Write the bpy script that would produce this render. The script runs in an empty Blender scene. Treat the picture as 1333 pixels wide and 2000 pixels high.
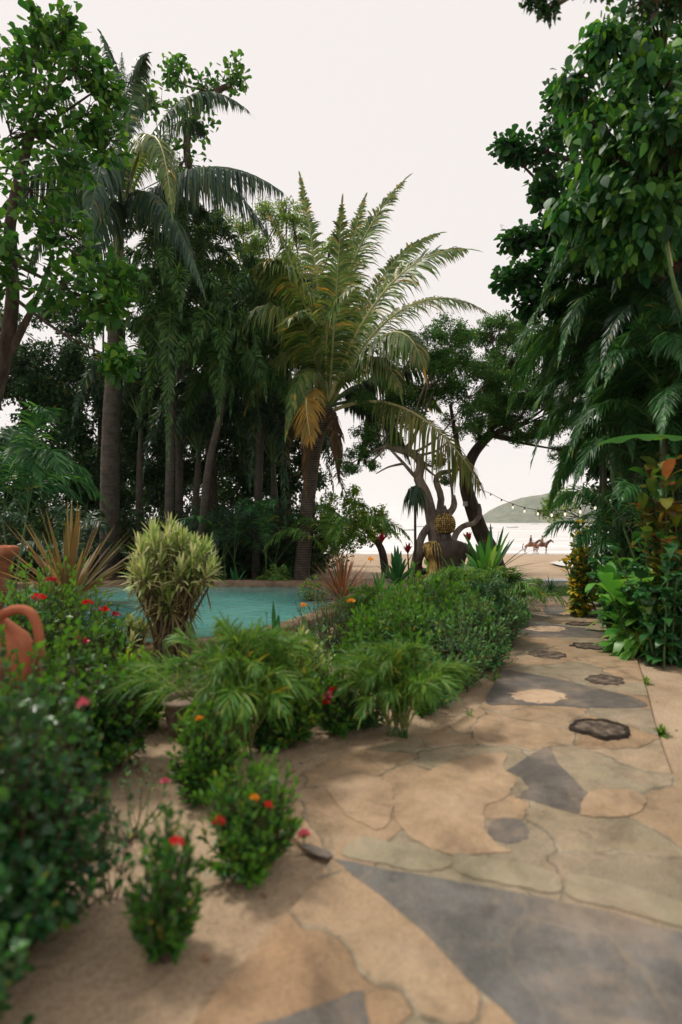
import bpy, bmesh, math, zlib
import numpy as np
from mathutils import Vector
PI = math.pi
R = math.radians
S = bpy.context.scene
COL = S.collection
# ------------------------------------------------------------------ camera
FPX, HZ, CX, CH = 1100.0, 1018.0, 666.5, 1.5      # focal length and horizon in photo pixels, eye height
cam = bpy.data.objects.new('camera', bpy.data.cameras.new('camera'))
COL.objects.link(cam); S.camera = cam
cam.location = (0, 0, CH); cam.rotation_euler = (R(90), 0, 0)
cd = cam.data
cd.sensor_fit = 'VERTICAL'; cd.sensor_height = 36; cd.lens = 36*FPX/2000
cd.shift_y = (HZ-1000)/2000
cd.clip_start = 0.05; cd.clip_end = 30000
cd.dof.use_dof = True; cd.dof.focus_distance = 12.5; cd.dof.aperture_fstop = 0.95
# ------------------------------------------------------------------ light
SUN_EL, SUN_AZ = 58.0, -62.0                       # azimuth from +Y towards +X
w = bpy.data.worlds.new('World'); S.world = w; w.use_nodes = True
nt = w.node_tree; nt.nodes.clear()
sky = nt.nodes.new('ShaderNodeTexSky'); sky.sky_type = 'NISHITA'; sky.sun_disc = False
sky.sun_elevation = R(SUN_EL); sky.sun_rotation = R(SUN_AZ)
mixw = nt.nodes.new('ShaderNodeMix'); mixw.data_type = 'RGBA'
mixw.inputs[0].default_value = 0.93               # a high thin cloud sheet over the blue
mixw.inputs[7].default_value = (9.75, 9.1, 8.75, 1)
bg = nt.nodes.new('ShaderNodeBackground'); bg.inputs[1].default_value = 0.1
wo = nt.nodes.new('ShaderNodeOutputWorld')
nt.links.new(sky.outputs[0], mixw.inputs[6]); nt.links.new(mixw.outputs[2], bg.inputs[0]); nt.links.new(bg.outputs[0], wo.inputs[0])
sd = bpy.data.lights.new('sun', 'SUN'); sd.energy = 2.8; sd.angle = R(8); sd.color = (1, .93, .82)
sun = bpy.data.objects.new('sun', sd); COL.objects.link(sun)
sv = Vector((math.sin(R(SUN_AZ))*math.cos(R(SUN_EL)), math.cos(R(SUN_AZ))*math.cos(R(SUN_EL)), math.sin(R(SUN_EL))))
sun.rotation_euler = sv.to_track_quat('Z', 'Y').to_euler()
S.view_settings.view_transform = 'Standard'; S.view_settings.look = 'None'
S.view_settings.exposure = 0.0; S.view_settings.gamma = 1
try:
    S.cycles.use_denoising = True
    S.cycles.max_bounces = 6; S.cycles.diffuse_bounces = 3; S.cycles.glossy_bounces = 2
    S.cycles.transmission_bounces = 3; S.cycles.volume_bounces = 1; S.cycles.caustics_reflective = False; S.cycles.caustics_refractive = False
except Exception: pass

# ------------------------------------------------------------------ helpers
def A(*v): return np.array(v, float)
def P(px, py, Y): return A((px-CX)/FPX*Y, Y, CH-(py-HZ)/FPX*Y)
def G(px, py, z=0.0):
    Y = (CH-z)*FPX/(py-HZ); return P(px, py, Y)
def norm(v): 
    n = np.linalg.norm(v, axis=-1, keepdims=True); return v/np.maximum(n, 1e-9)
def rng_of(s): return np.random.default_rng(zlib.crc32(s.encode()))
rng = np.random.default_rng(5)
Z = A(0, 0, 1)

class MB:
    """collects geometry, builds ONE mesh"""
    def __init__(s): s.v = []; s.f = []; s.n = 0; s.sm = []
    def add(s, v, f, m=0, smooth=False):
        v = np.asarray(v, float).reshape(-1, 3); f = np.asarray(f, int)
        if len(f) == 0: return
        s.v.append(v); s.f.append((f+s.n, m, smooth)); s.n += len(v)
    def build(s, name, mats, parent=None):
        me = bpy.data.meshes.new(name)
        v = np.concatenate(s.v)
        if parent is not None: v = v-np.array(parent.location)
        loops = np.concatenate([f.ravel() for f, m, q in s.f])
        cnt = np.concatenate([np.full(len(f), f.shape[1]) for f, m, q in s.f])
        mi = np.concatenate([np.full(len(f), m) for f, m, q in s.f])
        sm = np.concatenate([np.full(len(f), q) for f, m, q in s.f])
        st = np.concatenate([[0], np.cumsum(cnt)[:-1]])
        me.vertices.add(len(v)); me.vertices.foreach_set('co', v.astype(np.float32).ravel())
        me.loops.add(len(loops)); me.loops.foreach_set('vertex_index', loops.astype(np.int32))
        me.polygons.add(len(cnt)); me.polygons.foreach_set('loop_start', st.astype(np.int32))
        me.polygons.foreach_set('material_index', mi.astype(np.int32))
        me.polygons.foreach_set('use_smooth', sm.astype(bool))
        if not isinstance(mats, (list, tuple)): mats = [mats]
        for m in mats: me.materials.append(m)
        me.update(calc_edges=True); me.validate()
        o = bpy.data.objects.new(name, me); COL.objects.link(o)
        if parent is not None: o.parent = parent
        return o

def thing(name, label, cat, loc, group=None):
    o = bpy.data.objects.new(name, None); COL.objects.link(o)
    o.location = tuple(float(q) for q in loc); o.empty_display_size = .2
    bpy.context.view_layer.update() if False else None
    o['label'] = label; o['category'] = cat
    if group: o['group'] = group
    return o
def tag(o, label, cat, group=None, kind=None):
    if label: o['label'] = label
    if cat: o['category'] = cat
    if group: o['group'] = group
    if kind: o['kind'] = kind
    return o

def tube(mb, pts, rad, n=7, m=0, cap=True, smooth=True):
    pts = np.asarray(pts, float); k = len(pts); rad = np.atleast_1d(np.asarray(rad, float)); rad = np.interp(np.linspace(0, 1, k), np.linspace(0, 1, len(rad)), rad)
    T = norm(np.gradient(pts, axis=0))
    ref = A(0.31, 0.87, 0.12)
    if abs(T.mean(0)@ref) > .85: ref = A(1, 0, 0.1)
    U = norm(np.cross(T, ref)); V = np.cross(T, U)
    a = np.arange(n)*2*PI/n
    ring = pts[:, None]+rad[:, None, None]*(np.cos(a)[None, :, None]*U[:, None]+np.sin(a)[None, :, None]*V[:, None])
    i = np.arange(k-1)[:, None]*n; j = np.arange(n)[None]; j2 = (j+1) % n
    f = np.stack([i+j, i+j2, i+n+j2, i+n+j], -1).reshape(-1, 4)
    mb.add(ring, f, m, smooth)
    if cap:
        mb.add(np.concatenate([ring[-1], pts[-1:]+T[-1:]*rad[-1]*.5]), [[q, (q+1) % n, n] for q in range(n)], m, smooth)
        mb.add(np.concatenate([ring[0], pts[:1]-T[:1]*rad[0]*.5]), [[(q+1) % n, q, n] for q in range(n)], m, smooth)

def smooth_path(pts, n=20):
    """Catmull-Rom through points"""
    p = np.asarray(pts, float); p = np.concatenate([2*p[:1]-p[1:2], p, 2*p[-1:]-p[-2:-1]])
    out = []; m = len(p)-3
    for i in range(m):
        k = max(2, n//m); t = np.linspace(0, 1, k, endpoint=(i == m-1))[:, None]
        a, b, c, d = p[i], p[i+1], p[i+2], p[i+3]
        out.append(.5*((2*b)+(-a+c)*t+(2*a-5*b+4*c-d)*t**2+(-a+3*b-3*c+d)*t**3))
    return np.concatenate(out)

OVAL = [(0, .12), (.3, .85), (.62, 1), (.88, .55), (1, .04)]
LEAF3 = [(0, .14), (.45, 1), (1, .05)]
BLADE = [(0, .5), (.35, 1), (.72, .75), (1, .05)]
STRAP = [(0, .55), (.2, .85), (.45, 1), (.7, .85), (.88, .5), (1, .04)]
HEART = [(-.08, .35), (.05, .85), (.3, 1), (.6, .72), (.85, .3), (1, .03)]
def leaves(mb, Pn, D, N, L, W, prof=LEAF3, droop=0., m=0, fold=0., smooth=False):
    """one strip of quads per leaf; fold > 0 adds a midrib row"""
    Pn = np.asarray(Pn, float); n = len(Pn)
    if n == 0: return
    D = norm(D); L = np.broadcast_to(L, (n,)).astype(float); W = np.broadcast_to(W, (n,)).astype(float); dr = np.broadcast_to(droop, (n,)).astype(float)
    Sd = norm(np.cross(D, N)); Nn = np.cross(Sd, D)
    t = np.array([q[0] for q in prof]); wd = np.array([q[1] for q in prof]); k = len(t)
    tt = np.maximum(t, 0)
    C = Pn[:, None]+D[:, None]*(L[:, None]*(t[None]-.3*dr[:, None].clip(0, 1.6)*tt[None]**2))[..., None]-Z*(dr[:, None]*L[:, None]*tt[None]**2)[..., None]
    off = Sd[:, None]*(W[:, None]*wd[None]*.5)[..., None]
    if fold:
        up = Nn[:, None]*(W[:, None]*wd[None]*.5*fold)[..., None]
        v = np.stack([C-off+up, C, C+off+up], 2).reshape(n, k*3, 3)
        b = np.arange(k-1)[:, None]*3
        q = np.concatenate([np.stack([b+0, b+1, b+4, b+3], -1), np.stack([b+1, b+2, b+5, b+4], -1)]).reshape(-1, 4)
        f = (np.arange(n)[:, None, None]*k*3+q[None]).reshape(-1, 4)
    else:
        v = np.stack([C-off, C+off], 2).reshape(n, k*2, 3)
        b = np.arange(k-1)[:, None]*2
        q = np.stack([b, b+1, b+3, b+2], -1).reshape(-1, 4)
        f = (np.arange(n)[:, None, None]*k*2+q[None]).reshape(-1, 4)
    mb.add(v.reshape(-1, 3), f, m, smooth)

def randunit(r, n): return norm(r.normal(size=(n, 3)))

# ------------------------------------------------------------------ materials
MATS = {}
def new_mat(name):
    m = bpy.data.materials.new(name); m.use_nodes = True; nt = m.node_tree
    b = nt.nodes['Principled BSDF']; return m, nt, b
def nd(nt, t, **kw):
    n = nt.nodes.new(t)
    for k, v in kw.items(): setattr(n, k, v)
    return n
def ramp(nt, fac, stops, interp='LINEAR'):
    r = nt.nodes.new('ShaderNodeValToRGB'); cr = r.color_ramp; cr.interpolation = interp
    while len(cr.elements) < len(stops): cr.elements.new(.5)
    for e, (p, c) in zip(cr.elements, stops):
        e.position = p; e.color = (*c, 1) if len(c) == 3 else c
    nt.links.new(fac, r.inputs[0]); return r
def leaf_mat(name, cols, trans=.35, rough=.45, tcol=None, spec=.5, clump=2.0):
    spec *= .62; rough = min(.7, rough+.06)
    cols = [tuple(max(.004, g_+(q-g_)*1.12) for q in c) if False else (c[0]*1.08, c[1]*1.24, c[2]*1.10) if c[1] > c[0] and c[1] > c[2] else c for c in cols for g_ in (0,)]
    """per-leaf colour by island, broad patches by noise; partly translucent"""
    m, nt, b = new_mat(name)
    geo = nd(nt, 'ShaderNodeNewGeometry')
    k = len(cols)
    green = cols[0][1] > cols[0][0] and k > 1 and 'vine' not in name and 'almond' not in name and 'strap' not in name   # a few yellowed leaves among the green
    rp = ramp(nt, geo.outputs['Random Per Island'], [((.965 if green else 1)*i/(k-1) if k > 1 else 0, c) for i, c in enumerate(cols)]+([(.985, (cols[-1][0]*1.6+.10, cols[-1][1]*.8+.08, .03))] if green else []))
    tc = nd(nt, 'ShaderNodeTexCoord'); no = nd(nt, 'ShaderNodeTexNoise'); no.inputs['Scale'].default_value = clump; no.inputs['Detail'].default_value = 2
    nt.links.new(tc.outputs['Object'], no.inputs['Vector'])
    hs = nd(nt, 'ShaderNodeHueSaturation'); nt.links.new(rp.outputs[0], hs.inputs['Color'])
    mr = nd(nt, 'ShaderNodeMapRange'); nt.links.new(no.outputs['Fac'], mr.inputs[0])
    mr.inputs[1].default_value = .3; mr.inputs[2].default_value = .7; mr.inputs[3].default_value = .72; mr.inputs[4].default_value = 1.3
    nt.links.new(mr.outputs[0], hs.inputs['Value'])
    nt.links.new(hs.outputs[0], b.inputs['Base Color'])
    b.inputs['Roughness'].default_value = rough; b.inputs['Specular IOR Level'].default_value = spec
    tr = nd(nt, 'ShaderNodeBsdfTranslucent')
    h2 = nd(nt, 'ShaderNodeMix', data_type='RGBA', blend_type='MULTIPLY'); h2.inputs[0].default_value = 1
    nt.links.new(hs.outputs[0], h2.inputs[6]); h2.inputs[7].default_value = (*(tcol or (1.9, 1.6, .8)), 1)
    nt.links.new(h2.outputs[2], tr.inputs[0])
    mx = nd(nt, 'ShaderNodeMixShader'); mx.inputs[0].default_value = trans
    nt.links.new(b.outputs[0], mx.inputs[1]); nt.links.new(tr.outputs[0], mx.inputs[2])
    nt.links.new(mx.outputs[0], nt.nodes['Material Output'].inputs[0])
    MATS[name] = m; return m
def noise_mat(name, cols, scale=5., rough=.85, bump=.3, bscale=30., detail=6, stretch=(1, 1, 1), metal=0., bdist=.01, spec=.3):
    m, nt, b = new_mat(name)
    tc = nd(nt, 'ShaderNodeTexCoord'); mp = nd(nt, 'ShaderNodeMapping'); mp.inputs['Scale'].default_value = stretch
    nt.links.new(tc.outputs['Object'], mp.inputs[0])
    no = nd(nt, 'ShaderNodeTexNoise'); no.inputs['Scale'].default_value = scale; no.inputs['Detail'].default_value = detail; no.inputs['Roughness'].default_value = .62
    nt.links.new(mp.outputs[0], no.inputs['Vector'])
    k = len(cols); rp = ramp(nt, no.outputs['Fac'], [(.3+.4*i/max(1, k-1), c) for i, c in enumerate(cols)])
    nt.links.new(rp.outputs[0], b.inputs['Base Color'])
    b.inputs['Roughness'].default_value = rough; b.inputs['Metallic'].default_value = metal; b.inputs['Specular IOR Level'].default_value = spec
    if bump:
        n2 = nd(nt, 'ShaderNodeTexNoise'); n2.inputs['Scale'].default_value = bscale; n2.inputs['Detail'].default_value = 5
        nt.links.new(mp.outputs[0], n2.inputs['Vector'])
        bp = nd(nt, 'ShaderNodeBump'); bp.inputs['Strength'].default_value = bump; bp.inputs['Distance'].default_value = bdist
        nt.links.new(n2.outputs['Fac'], bp.inputs['Height']); nt.links.new(bp.outputs[0], b.inputs['Normal'])
    MATS[name] = m; return m
def palm_trunk_mat(name, cols, ring=9.):
    m, nt, b = new_mat(name)
    tc = nd(nt, 'ShaderNodeTexCoord'); wv = nd(nt, 'ShaderNodeTexWave'); wv.bands_direction = 'Z'
    wv.inputs['Scale'].default_value = ring; wv.inputs['Distortion'].default_value = 2.5; wv.inputs['Detail'].default_value = 3; wv.inputs['Detail Scale'].default_value = 2
    nt.links.new(tc.outputs['Object'], wv.inputs['Vector'])
    no = nd(nt, 'ShaderNodeTexNoise'); no.inputs['Scale'].default_value = 6; no.inputs['Detail'].default_value = 6; nt.links.new(tc.outputs['Object'], no.inputs['Vector'])
    ad = nd(nt, 'ShaderNodeMath', operation='ADD'); mu = nd(nt, 'ShaderNodeMath', operation='MULTIPLY'); mu.inputs[1].default_value = .4
    nt.links.new(wv.outputs['Fac'], mu.inputs[0]); nt.links.new(mu.outputs[0], ad.inputs[0]); nt.links.new(no.outputs['Fac'], ad.inputs[1])
    rp = ramp(nt, ad.outputs[0], [(.35, cols[0]), (.6, cols[1]), (.9, cols[2])]); nt.links.new(rp.outputs[0], b.inputs['Base Color'])
    b.inputs['Roughness'].default_value = .9
    bp = nd(nt, 'ShaderNodeBump'); bp.inputs['Strength'].default_value = .6; bp.inputs['Distance'].default_value = .02
    nt.links.new(ad.outputs[0], bp.inputs['Height']); nt.links.new(bp.outputs[0], b.inputs['Normal'])
    return m

L_almond = leaf_mat('almond_leaf', [(.012, .05, .014), (.025, .095, .02), (.05, .14, .022), (.10, .19, .03)], .4, .4)
L_almond_d = leaf_mat('almond_leaf_deep', [(.008, .04, .018), (.018, .075, .024), (.035, .11, .024)], .35, .35)
L_vine = leaf_mat('vine_leaf', [(.01, .055, .022), (.02, .09, .026), (.04, .13, .025), (.1, .2, .03)], .38, .4)
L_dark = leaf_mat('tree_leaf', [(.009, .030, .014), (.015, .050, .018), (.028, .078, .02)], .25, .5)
L_mid = leaf_mat('feathery_leaf', [(.025, .08, .03), (.05, .14, .038), (.11, .21, .05)], .35, .5)
L_pale = leaf_mat('pale_leaf', [(.06, .13, .04), (.11, .19, .05), (.18, .25, .07)], .45, .5)
L_lime = leaf_mat('lime_leaf', [(.07, .16, .02), (.13, .25, .025), (.24, .32, .04)], .45, .45)
L_coco = leaf_mat('coconut_leaflet', [(.035, .075, .022), (.07, .125, .03), (.13, .18, .045), (.25, .25, .09)], .35, .38, spec=.6)
L_cocoy = leaf_mat('old_coconut_leaflet', [(.34, .21, .035), (.42, .26, .05), (.27, .22, .05)], .4, .45, tcol=(1.3, 1.1, .6))
L_cocom = leaf_mat('ageing_coconut_leaflet', [(.10, .13, .03), (.14, .16, .04), (.25, .22, .07), (.07, .11, .03)], .35, .45, tcol=(1.5, 1.3, .7))
L_royal = leaf_mat('royal_leaflet', [(.010, .030, .026), (.018, .050, .034), (.034, .075, .042), (.075, .115, .06)], .28, .35, spec=.6)
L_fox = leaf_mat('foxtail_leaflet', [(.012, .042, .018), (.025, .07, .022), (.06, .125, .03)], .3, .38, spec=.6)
L_foxb = leaf_mat('sunlit_foxtail_leaflet', [(.016, .055, .02), (.035, .095, .028), (.085, .155, .045), (.025, .07, .022)], .34, .38)  # brighter copy of the foxtail green, sun highlights put into the colour
L_dryf = leaf_mat('dead_frond', [(.16, .09, .04), (.10, .06, .03), (.24, .15, .07)], .2, .7)
L_areca = leaf_mat('areca_leaflet', [(.012, .055, .022), (.02, .08, .028), (.04, .12, .035), (.07, .16, .045)], .3, .38, spec=.55)
L_arecal = leaf_mat('young_areca_leaflet', [(.035, .105, .018), (.06, .15, .028), (.11, .21, .04), (.22, .28, .07)], .4, .4)
L_ixora = leaf_mat('ixora_leaf', [(.012, .06, .014), (.025, .10, .018), (.05, .15, .022), (.10, .20, .03)], .3, .3, spec=.6, clump=5)
L_ixtip = leaf_mat('ixora_young_leaf', [(.045, .14, .02), (.09, .20, .025), (.06, .16, .02)], .4, .35)
L_gloss = leaf_mat('glossy_dark_leaf', [(.008, .045, .018), (.015, .07, .022), (.03, .10, .025), (.06, .16, .03)], .2, .25, spec=.7, clump=5)
L_hedge = leaf_mat('hedge_leaf', [(.035, .125, .045), (.065, .19, .065), (.12, .26, .09), (.20, .34, .14)], .3, .45)
L_hedged = leaf_mat('hedge_leaf_deep', [(.018, .07, .032), (.035, .11, .04), (.06, .15, .05)], .25, .45)
L_wisp = leaf_mat('fine_grey_leaf', [(.05, .13, .07), (.09, .18, .09), (.15, .24, .10)], .35, .5)
L_bronze = leaf_mat('bronze_strap', [(.12, .08, .04), (.20, .13, .06), (.30, .22, .10), (.10, .10, .03)], .3, .4)
L_brown = leaf_mat('rust_strap', [(.13, .055, .03), (.22, .095, .045), (.30, .15, .07)], .3, .45, tcol=(1.5, 1.2, .9))
L_strap = leaf_mat('green_strap', [(.03, .12, .03), (.06, .18, .035), (.10, .24, .05), (.18, .3, .07)], .35, .35, spec=.6)
L_strapd = leaf_mat('deep_strap', [(.012, .07, .03), (.02, .10, .04), (.04, .13, .045)], .25, .35)
L_song = leaf_mat('variegated_strap', [(.06, .13, .03), (.24, .28, .08), (.50, .50, .25), (.62, .61, .38), (.13, .21, .05), (.38, .41, .17)], .35, .45, tcol=(1.3, 1.3, .8), clump=8)
L_songd = leaf_mat('dry_strap', [(.20, .16, .07), (.30, .25, .11), (.14, .14, .05)], .3, .6, tcol=(1.2, 1.1, .8))
L_cream = leaf_mat('cream_leaf', [(.55, .52, .24), (.40, .42, .14), (.20, .28, .06)], .4, .5, tcol=(1.2, 1.1, .8))
L_croy = leaf_mat('yellow_croton_leaf', [(.80, .50, .03), (.60, .48, .04), (.30, .34, .04), (.80, .46, .03), (.66, .48, .04)], .35, .35, tcol=(1.4, 1.2, .6))
L_crog = leaf_mat('green_croton_leaf', [(.02, .09, .022), (.05, .14, .025), (.22, .24, .03)], .3, .3)
L_cror = leaf_mat('red_croton_leaf', [(.42, .10, .05), (.10, .14, .03), (.28, .20, .03), (.06, .12, .025), (.10, .03, .02), (.05, .11, .03), (.38, .17, .05)], .3, .3, tcol=(1.4, 1.0, .6), clump=9)
L_ging = leaf_mat('ginger_leaf', [(.045, .17, .03), (.09, .25, .04), (.18, .36, .07)], .35, .3, spec=.6)
L_gingd = leaf_mat('deep_ginger_leaf', [(.012, .06, .022), (.025, .09, .028), (.04, .13, .035)], .25, .3, spec=.6)
L_ban = leaf_mat('banana_blade', [(.045, .14, .03), (.06, .17, .035)], .5, .35, tcol=(1.6, 1.4, .7))
L_grass = leaf_mat('grass_blade', [(.05, .13, .02), (.09, .19, .03), (.15, .24, .05)], .35, .5)
F_red = leaf_mat('red_petal', [(.60, .015, .02), (.75, .03, .03), (.45, .01, .02)], .2, .5, tcol=(1.3, .8, .8))
F_crim = leaf_mat('crimson_bract', [(.45, .015, .03), (.30, .01, .03)], .2, .4, tcol=(1.2, .8, .8))
F_orange = leaf_mat('orange_petal', [(.85, .33, .02), (.9, .42, .03)], .2, .5, tcol=(1.2, 1, .6))
F_pink = leaf_mat('pink_petal', [(.75, .12, .22), (.8, .2, .28)], .2, .5, tcol=(1.1, .9, .9))
F_white = leaf_mat('white_petal', [(.8, .78, .76), (.75, .62, .66)], .2, .5, tcol=(1, 1, 1))
M_bark = noise_mat('bark', [(.025, .018, .013), (.06, .045, .033), (.12, .092, .07)], 7, .95, .9, 22, stretch=(1, 1, .35), bdist=.03)
M_barkl = noise_mat('pale_bark', [(.08, .062, .05), (.22, .175, .145), (.42, .35, .29)], 6, .95, .9, 20, stretch=(1, 1, .4), bdist=.03)
M_twig = noise_mat('twig', [(.06, .045, .03), (.12, .09, .06)], 20, .9, 0)
M_ptrunk = palm_trunk_mat('palm_bark', [(.018, .015, .012), (.045, .038, .03), (.10, .083, .066)])
M_ctrunk = palm_trunk_mat('coconut_bark', [(.03, .024, .018), (.07, .055, .042), (.14, .11, .085)], 5)
M_shaft = noise_mat('crownshaft_green', [(.10, .16, .05), (.18, .24, .08), (.24, .26, .10)], 3, .4, .1, 10, stretch=(1, 1, .2))
M_rach = noise_mat('frond_rib', [(.16, .20, .06), (.28, .30, .11)], 8, .45, 0)
M_rachy = noise_mat('pale_frond_rib', [(.34, .32, .12), (.48, .44, .20)], 8, .45, 0)
M_caned = noise_mat('shaded_cane', [(.03, .045, .018), (.07, .085, .035)], 5, .6, .1, 12, stretch=(1, 1, 4))  # darker copy of the green cane, shade put into the colour
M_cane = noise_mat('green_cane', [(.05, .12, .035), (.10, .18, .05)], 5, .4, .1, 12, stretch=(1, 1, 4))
M_stem = noise_mat('green_stem', [(.05, .09, .03), (.09, .12, .045)], 15, .7, 0)
M_terra = noise_mat('terracotta', [(.17, .05, .025), (.33, .10, .048), (.40, .135, .065), (.50, .27, .18)], 4, .85, .25, 60, bdist=.003)
M_stonepot = noise_mat('weathered_pot', [(.10, .075, .055), (.19, .14, .105), (.28, .22, .17)], 9, .95, .5, 40)
M_bronze = noise_mat('dark_bronze', [(.025, .018, .014), (.06, .042, .032), (.10, .07, .045)], 7, .5, .4, 30, metal=.2, spec=.5)
M_gold = noise_mat('worn_gold', [(.04, .026, .014), (.22, .14, .04), (.60, .41, .11), (.76, .54, .17)], 6, .42, .4, 40, metal=.45, spec=.5)
M_gold2 = noise_mat('gold_curls', [(.06, .04, .018), (.34, .22, .065), (.78, .56, .20)], 14, .38, .2, 40, metal=.6)

# ------------------------------------------------------------------ ground, beach, sea, hill
def ground_z(x, y):
    return np.where(y > 13.5, -(y-13.5)*.046, 0.0)*np.where(y > 0, 1, 0)
ys = np.concatenate([np.linspace(-30, -2, 5), np.linspace(-1, 16, 60), np.linspace(17, 90, 40), [120, 200, 600, 2000, 4000]])
xs = np.concatenate([[-4000, -2000, -400, -120], np.linspace(-60, -12, 12), np.linspace(-11, 11, 60), np.linspace(12, 60, 12), [120, 400, 2000, 4000]])
XX, YY = np.meshgrid(xs, ys)
zz = ground_z(XX, YY); zz = np.maximum(zz, -8)
near = (YY < 13) & (YY > -1)
zz = zz+np.where(YY > 14, .05*np.sin(XX*1.3+YY*.4)*np.cos(YY*.9), 0)*np.where(YY < 200, 1, 0)
ny, nx = XX.shape
idx = np.arange(ny*nx).reshape(ny, nx)
mb = MB(); mb.add(np.stack([XX, YY, zz], -1), np.stack([idx[:-1, :-1], idx[:-1, 1:], idx[1:, 1:], idx[1:, :-1]], -1).reshape(-1, 4), 0, True)
m, nt, b = new_mat('sand')
tc = nd(nt, 'ShaderNodeTexCoord')
n1 = nd(nt, 'ShaderNodeTexNoise'); n1.inputs['Scale'].default_value = 1.1; n1.inputs['Detail'].default_value = 7; n1.inputs['Roughness'].default_value = .65
n2 = nd(nt, 'ShaderNodeTexNoise'); n2.inputs['Scale'].default_value = 55; n2.inputs['Detail'].default_value = 4
n3 = nd(nt, 'ShaderNodeTexNoise'); n3.inputs['Scale'].default_value = 9; n3.inputs['Detail'].default_value = 5
for n in (n1, n2, n3): nt.links.new(tc.outputs['Object'], n.inputs['Vector'])
r1 = ramp(nt, n1.outputs['Fac'], [(.28, (.26, .18, .11)), (.48, (.39, .285, .185)), (.7, (.48, .36, .25))])
r2 = ramp(nt, n2.outputs['Fac'], [(.3, (.72, .70, .68)), (.55, (1, 1, 1)), (.75, (1.1, 1.08, 1.05))])
mx = nd(nt, 'ShaderNodeMix', data_type='RGBA', blend_type='MULTIPLY'); mx.inputs[0].default_value = 1
nt.links.new(r1.outputs[0], mx.inputs[6]); nt.links.new(r2.outputs[0], mx.inputs[7])
# leaf litter and soil in the grove beyond the pool and in the right-hand bed
sx = nd(nt, 'ShaderNodeSeparateXYZ'); nt.links.new(tc.outputs['Object'], sx.inputs[0])
def mth(op, a, b_=None, c=None):
    n = nd(nt, 'ShaderNodeMath', operation=op)
    for i, q in enumerate((a, b_, c)):
        if q is None: continue
        if isinstance(q, (int, float)): n.inputs[i].default_value = q
        else: nt.links.new(q, n.inputs[i])
    return n.outputs[0]
def sstep(v, lo, hi):
    n = nd(nt, 'ShaderNodeMapRange', interpolation_type='SMOOTHSTEP'); nt.links.new(v, n.inputs[0]); n.inputs[1].default_value = lo; n.inputs[2].default_value = hi; return n.outputs[0]
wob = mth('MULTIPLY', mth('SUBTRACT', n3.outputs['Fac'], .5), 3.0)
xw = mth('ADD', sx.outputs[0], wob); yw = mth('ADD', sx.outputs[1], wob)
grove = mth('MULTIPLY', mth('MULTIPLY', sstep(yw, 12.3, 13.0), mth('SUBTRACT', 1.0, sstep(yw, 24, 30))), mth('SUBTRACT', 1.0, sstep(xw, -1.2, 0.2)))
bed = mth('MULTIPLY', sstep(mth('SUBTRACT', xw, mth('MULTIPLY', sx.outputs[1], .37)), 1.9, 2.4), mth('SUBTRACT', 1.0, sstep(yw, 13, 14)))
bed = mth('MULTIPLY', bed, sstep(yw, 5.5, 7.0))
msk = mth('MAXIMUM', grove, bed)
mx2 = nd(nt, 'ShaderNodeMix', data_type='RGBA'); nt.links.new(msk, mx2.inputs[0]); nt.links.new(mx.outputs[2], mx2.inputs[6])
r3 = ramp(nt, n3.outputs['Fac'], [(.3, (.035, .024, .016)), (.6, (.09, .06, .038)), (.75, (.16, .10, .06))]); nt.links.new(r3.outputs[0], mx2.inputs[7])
# wet darker sand near the water line
wet = sstep(yw, 58, 72)
mx3 = nd(nt, 'ShaderNodeMix', data_type='RGBA'); nt.links.new(wet, mx3.inputs[0]); nt.links.new(mx2.outputs[2], mx3.inputs[6]); mx3.inputs[7].default_value = (.36, .27, .22, 1)
nt.links.new(mx3.outputs[2], b.inputs['Base Color'])
mr = nd(nt, 'ShaderNodeMapRange'); nt.links.new(wet, mr.inputs[0]); mr.inputs[3].default_value = .95; mr.inputs[4].default_value = .25; nt.links.new(mr.outputs[0], b.inputs['Roughness'])
hb = mth('ADD', mth('MULTIPLY', n3.outputs['Fac'], 1.5), mth('MULTIPLY', n2.outputs['Fac'], .35))
bp = nd(nt, 'ShaderNodeBump'); bp.inputs['Strength'].default_value = .55; bp.inputs['Distance'].default_value = .035
nt.links.new(hb, bp.inputs['Height']); nt.links.new(bp.outputs[0], b.inputs['Normal'])
tag(mb.build('ground', m), None, None, kind='structure')

SEA = -2.9
mb = MB(); mb.add([(-4000, 73, SEA), (4000, 73, SEA), (4000, 4400, SEA), (-4000, 4400, SEA)], [[0, 1, 2, 3]])
m, nt, b = new_mat('sea_water')
b.inputs['Base Color'].default_value = (.42, .40, .38, 1); b.inputs['Roughness'].default_value = .22; b.inputs['IOR'].default_value = 1.33; b.inputs['Specular IOR Level'].default_value = 1
tc = nd(nt, 'ShaderNodeTexCoord'); mp = nd(nt, 'ShaderNodeMapping'); mp.inputs['Scale'].default_value = (.25, 1, 1); nt.links.new(tc.outputs['Object'], mp.inputs[0])
no = nd(nt, 'ShaderNodeTexNoise'); no.inputs['Scale'].default_value = .5; no.inputs['Detail'].default_value = 5; nt.links.new(mp.outputs[0], no.inputs['Vector'])
bp = nd(nt, 'ShaderNodeBump'); bp.inputs['Strength'].default_value = .25; bp.inputs['Distance'].default_value = .15; nt.links.new(no.outputs['Fac'], bp.inputs['Height']); nt.links.new(bp.outputs[0], b.inputs['Normal'])
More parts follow.
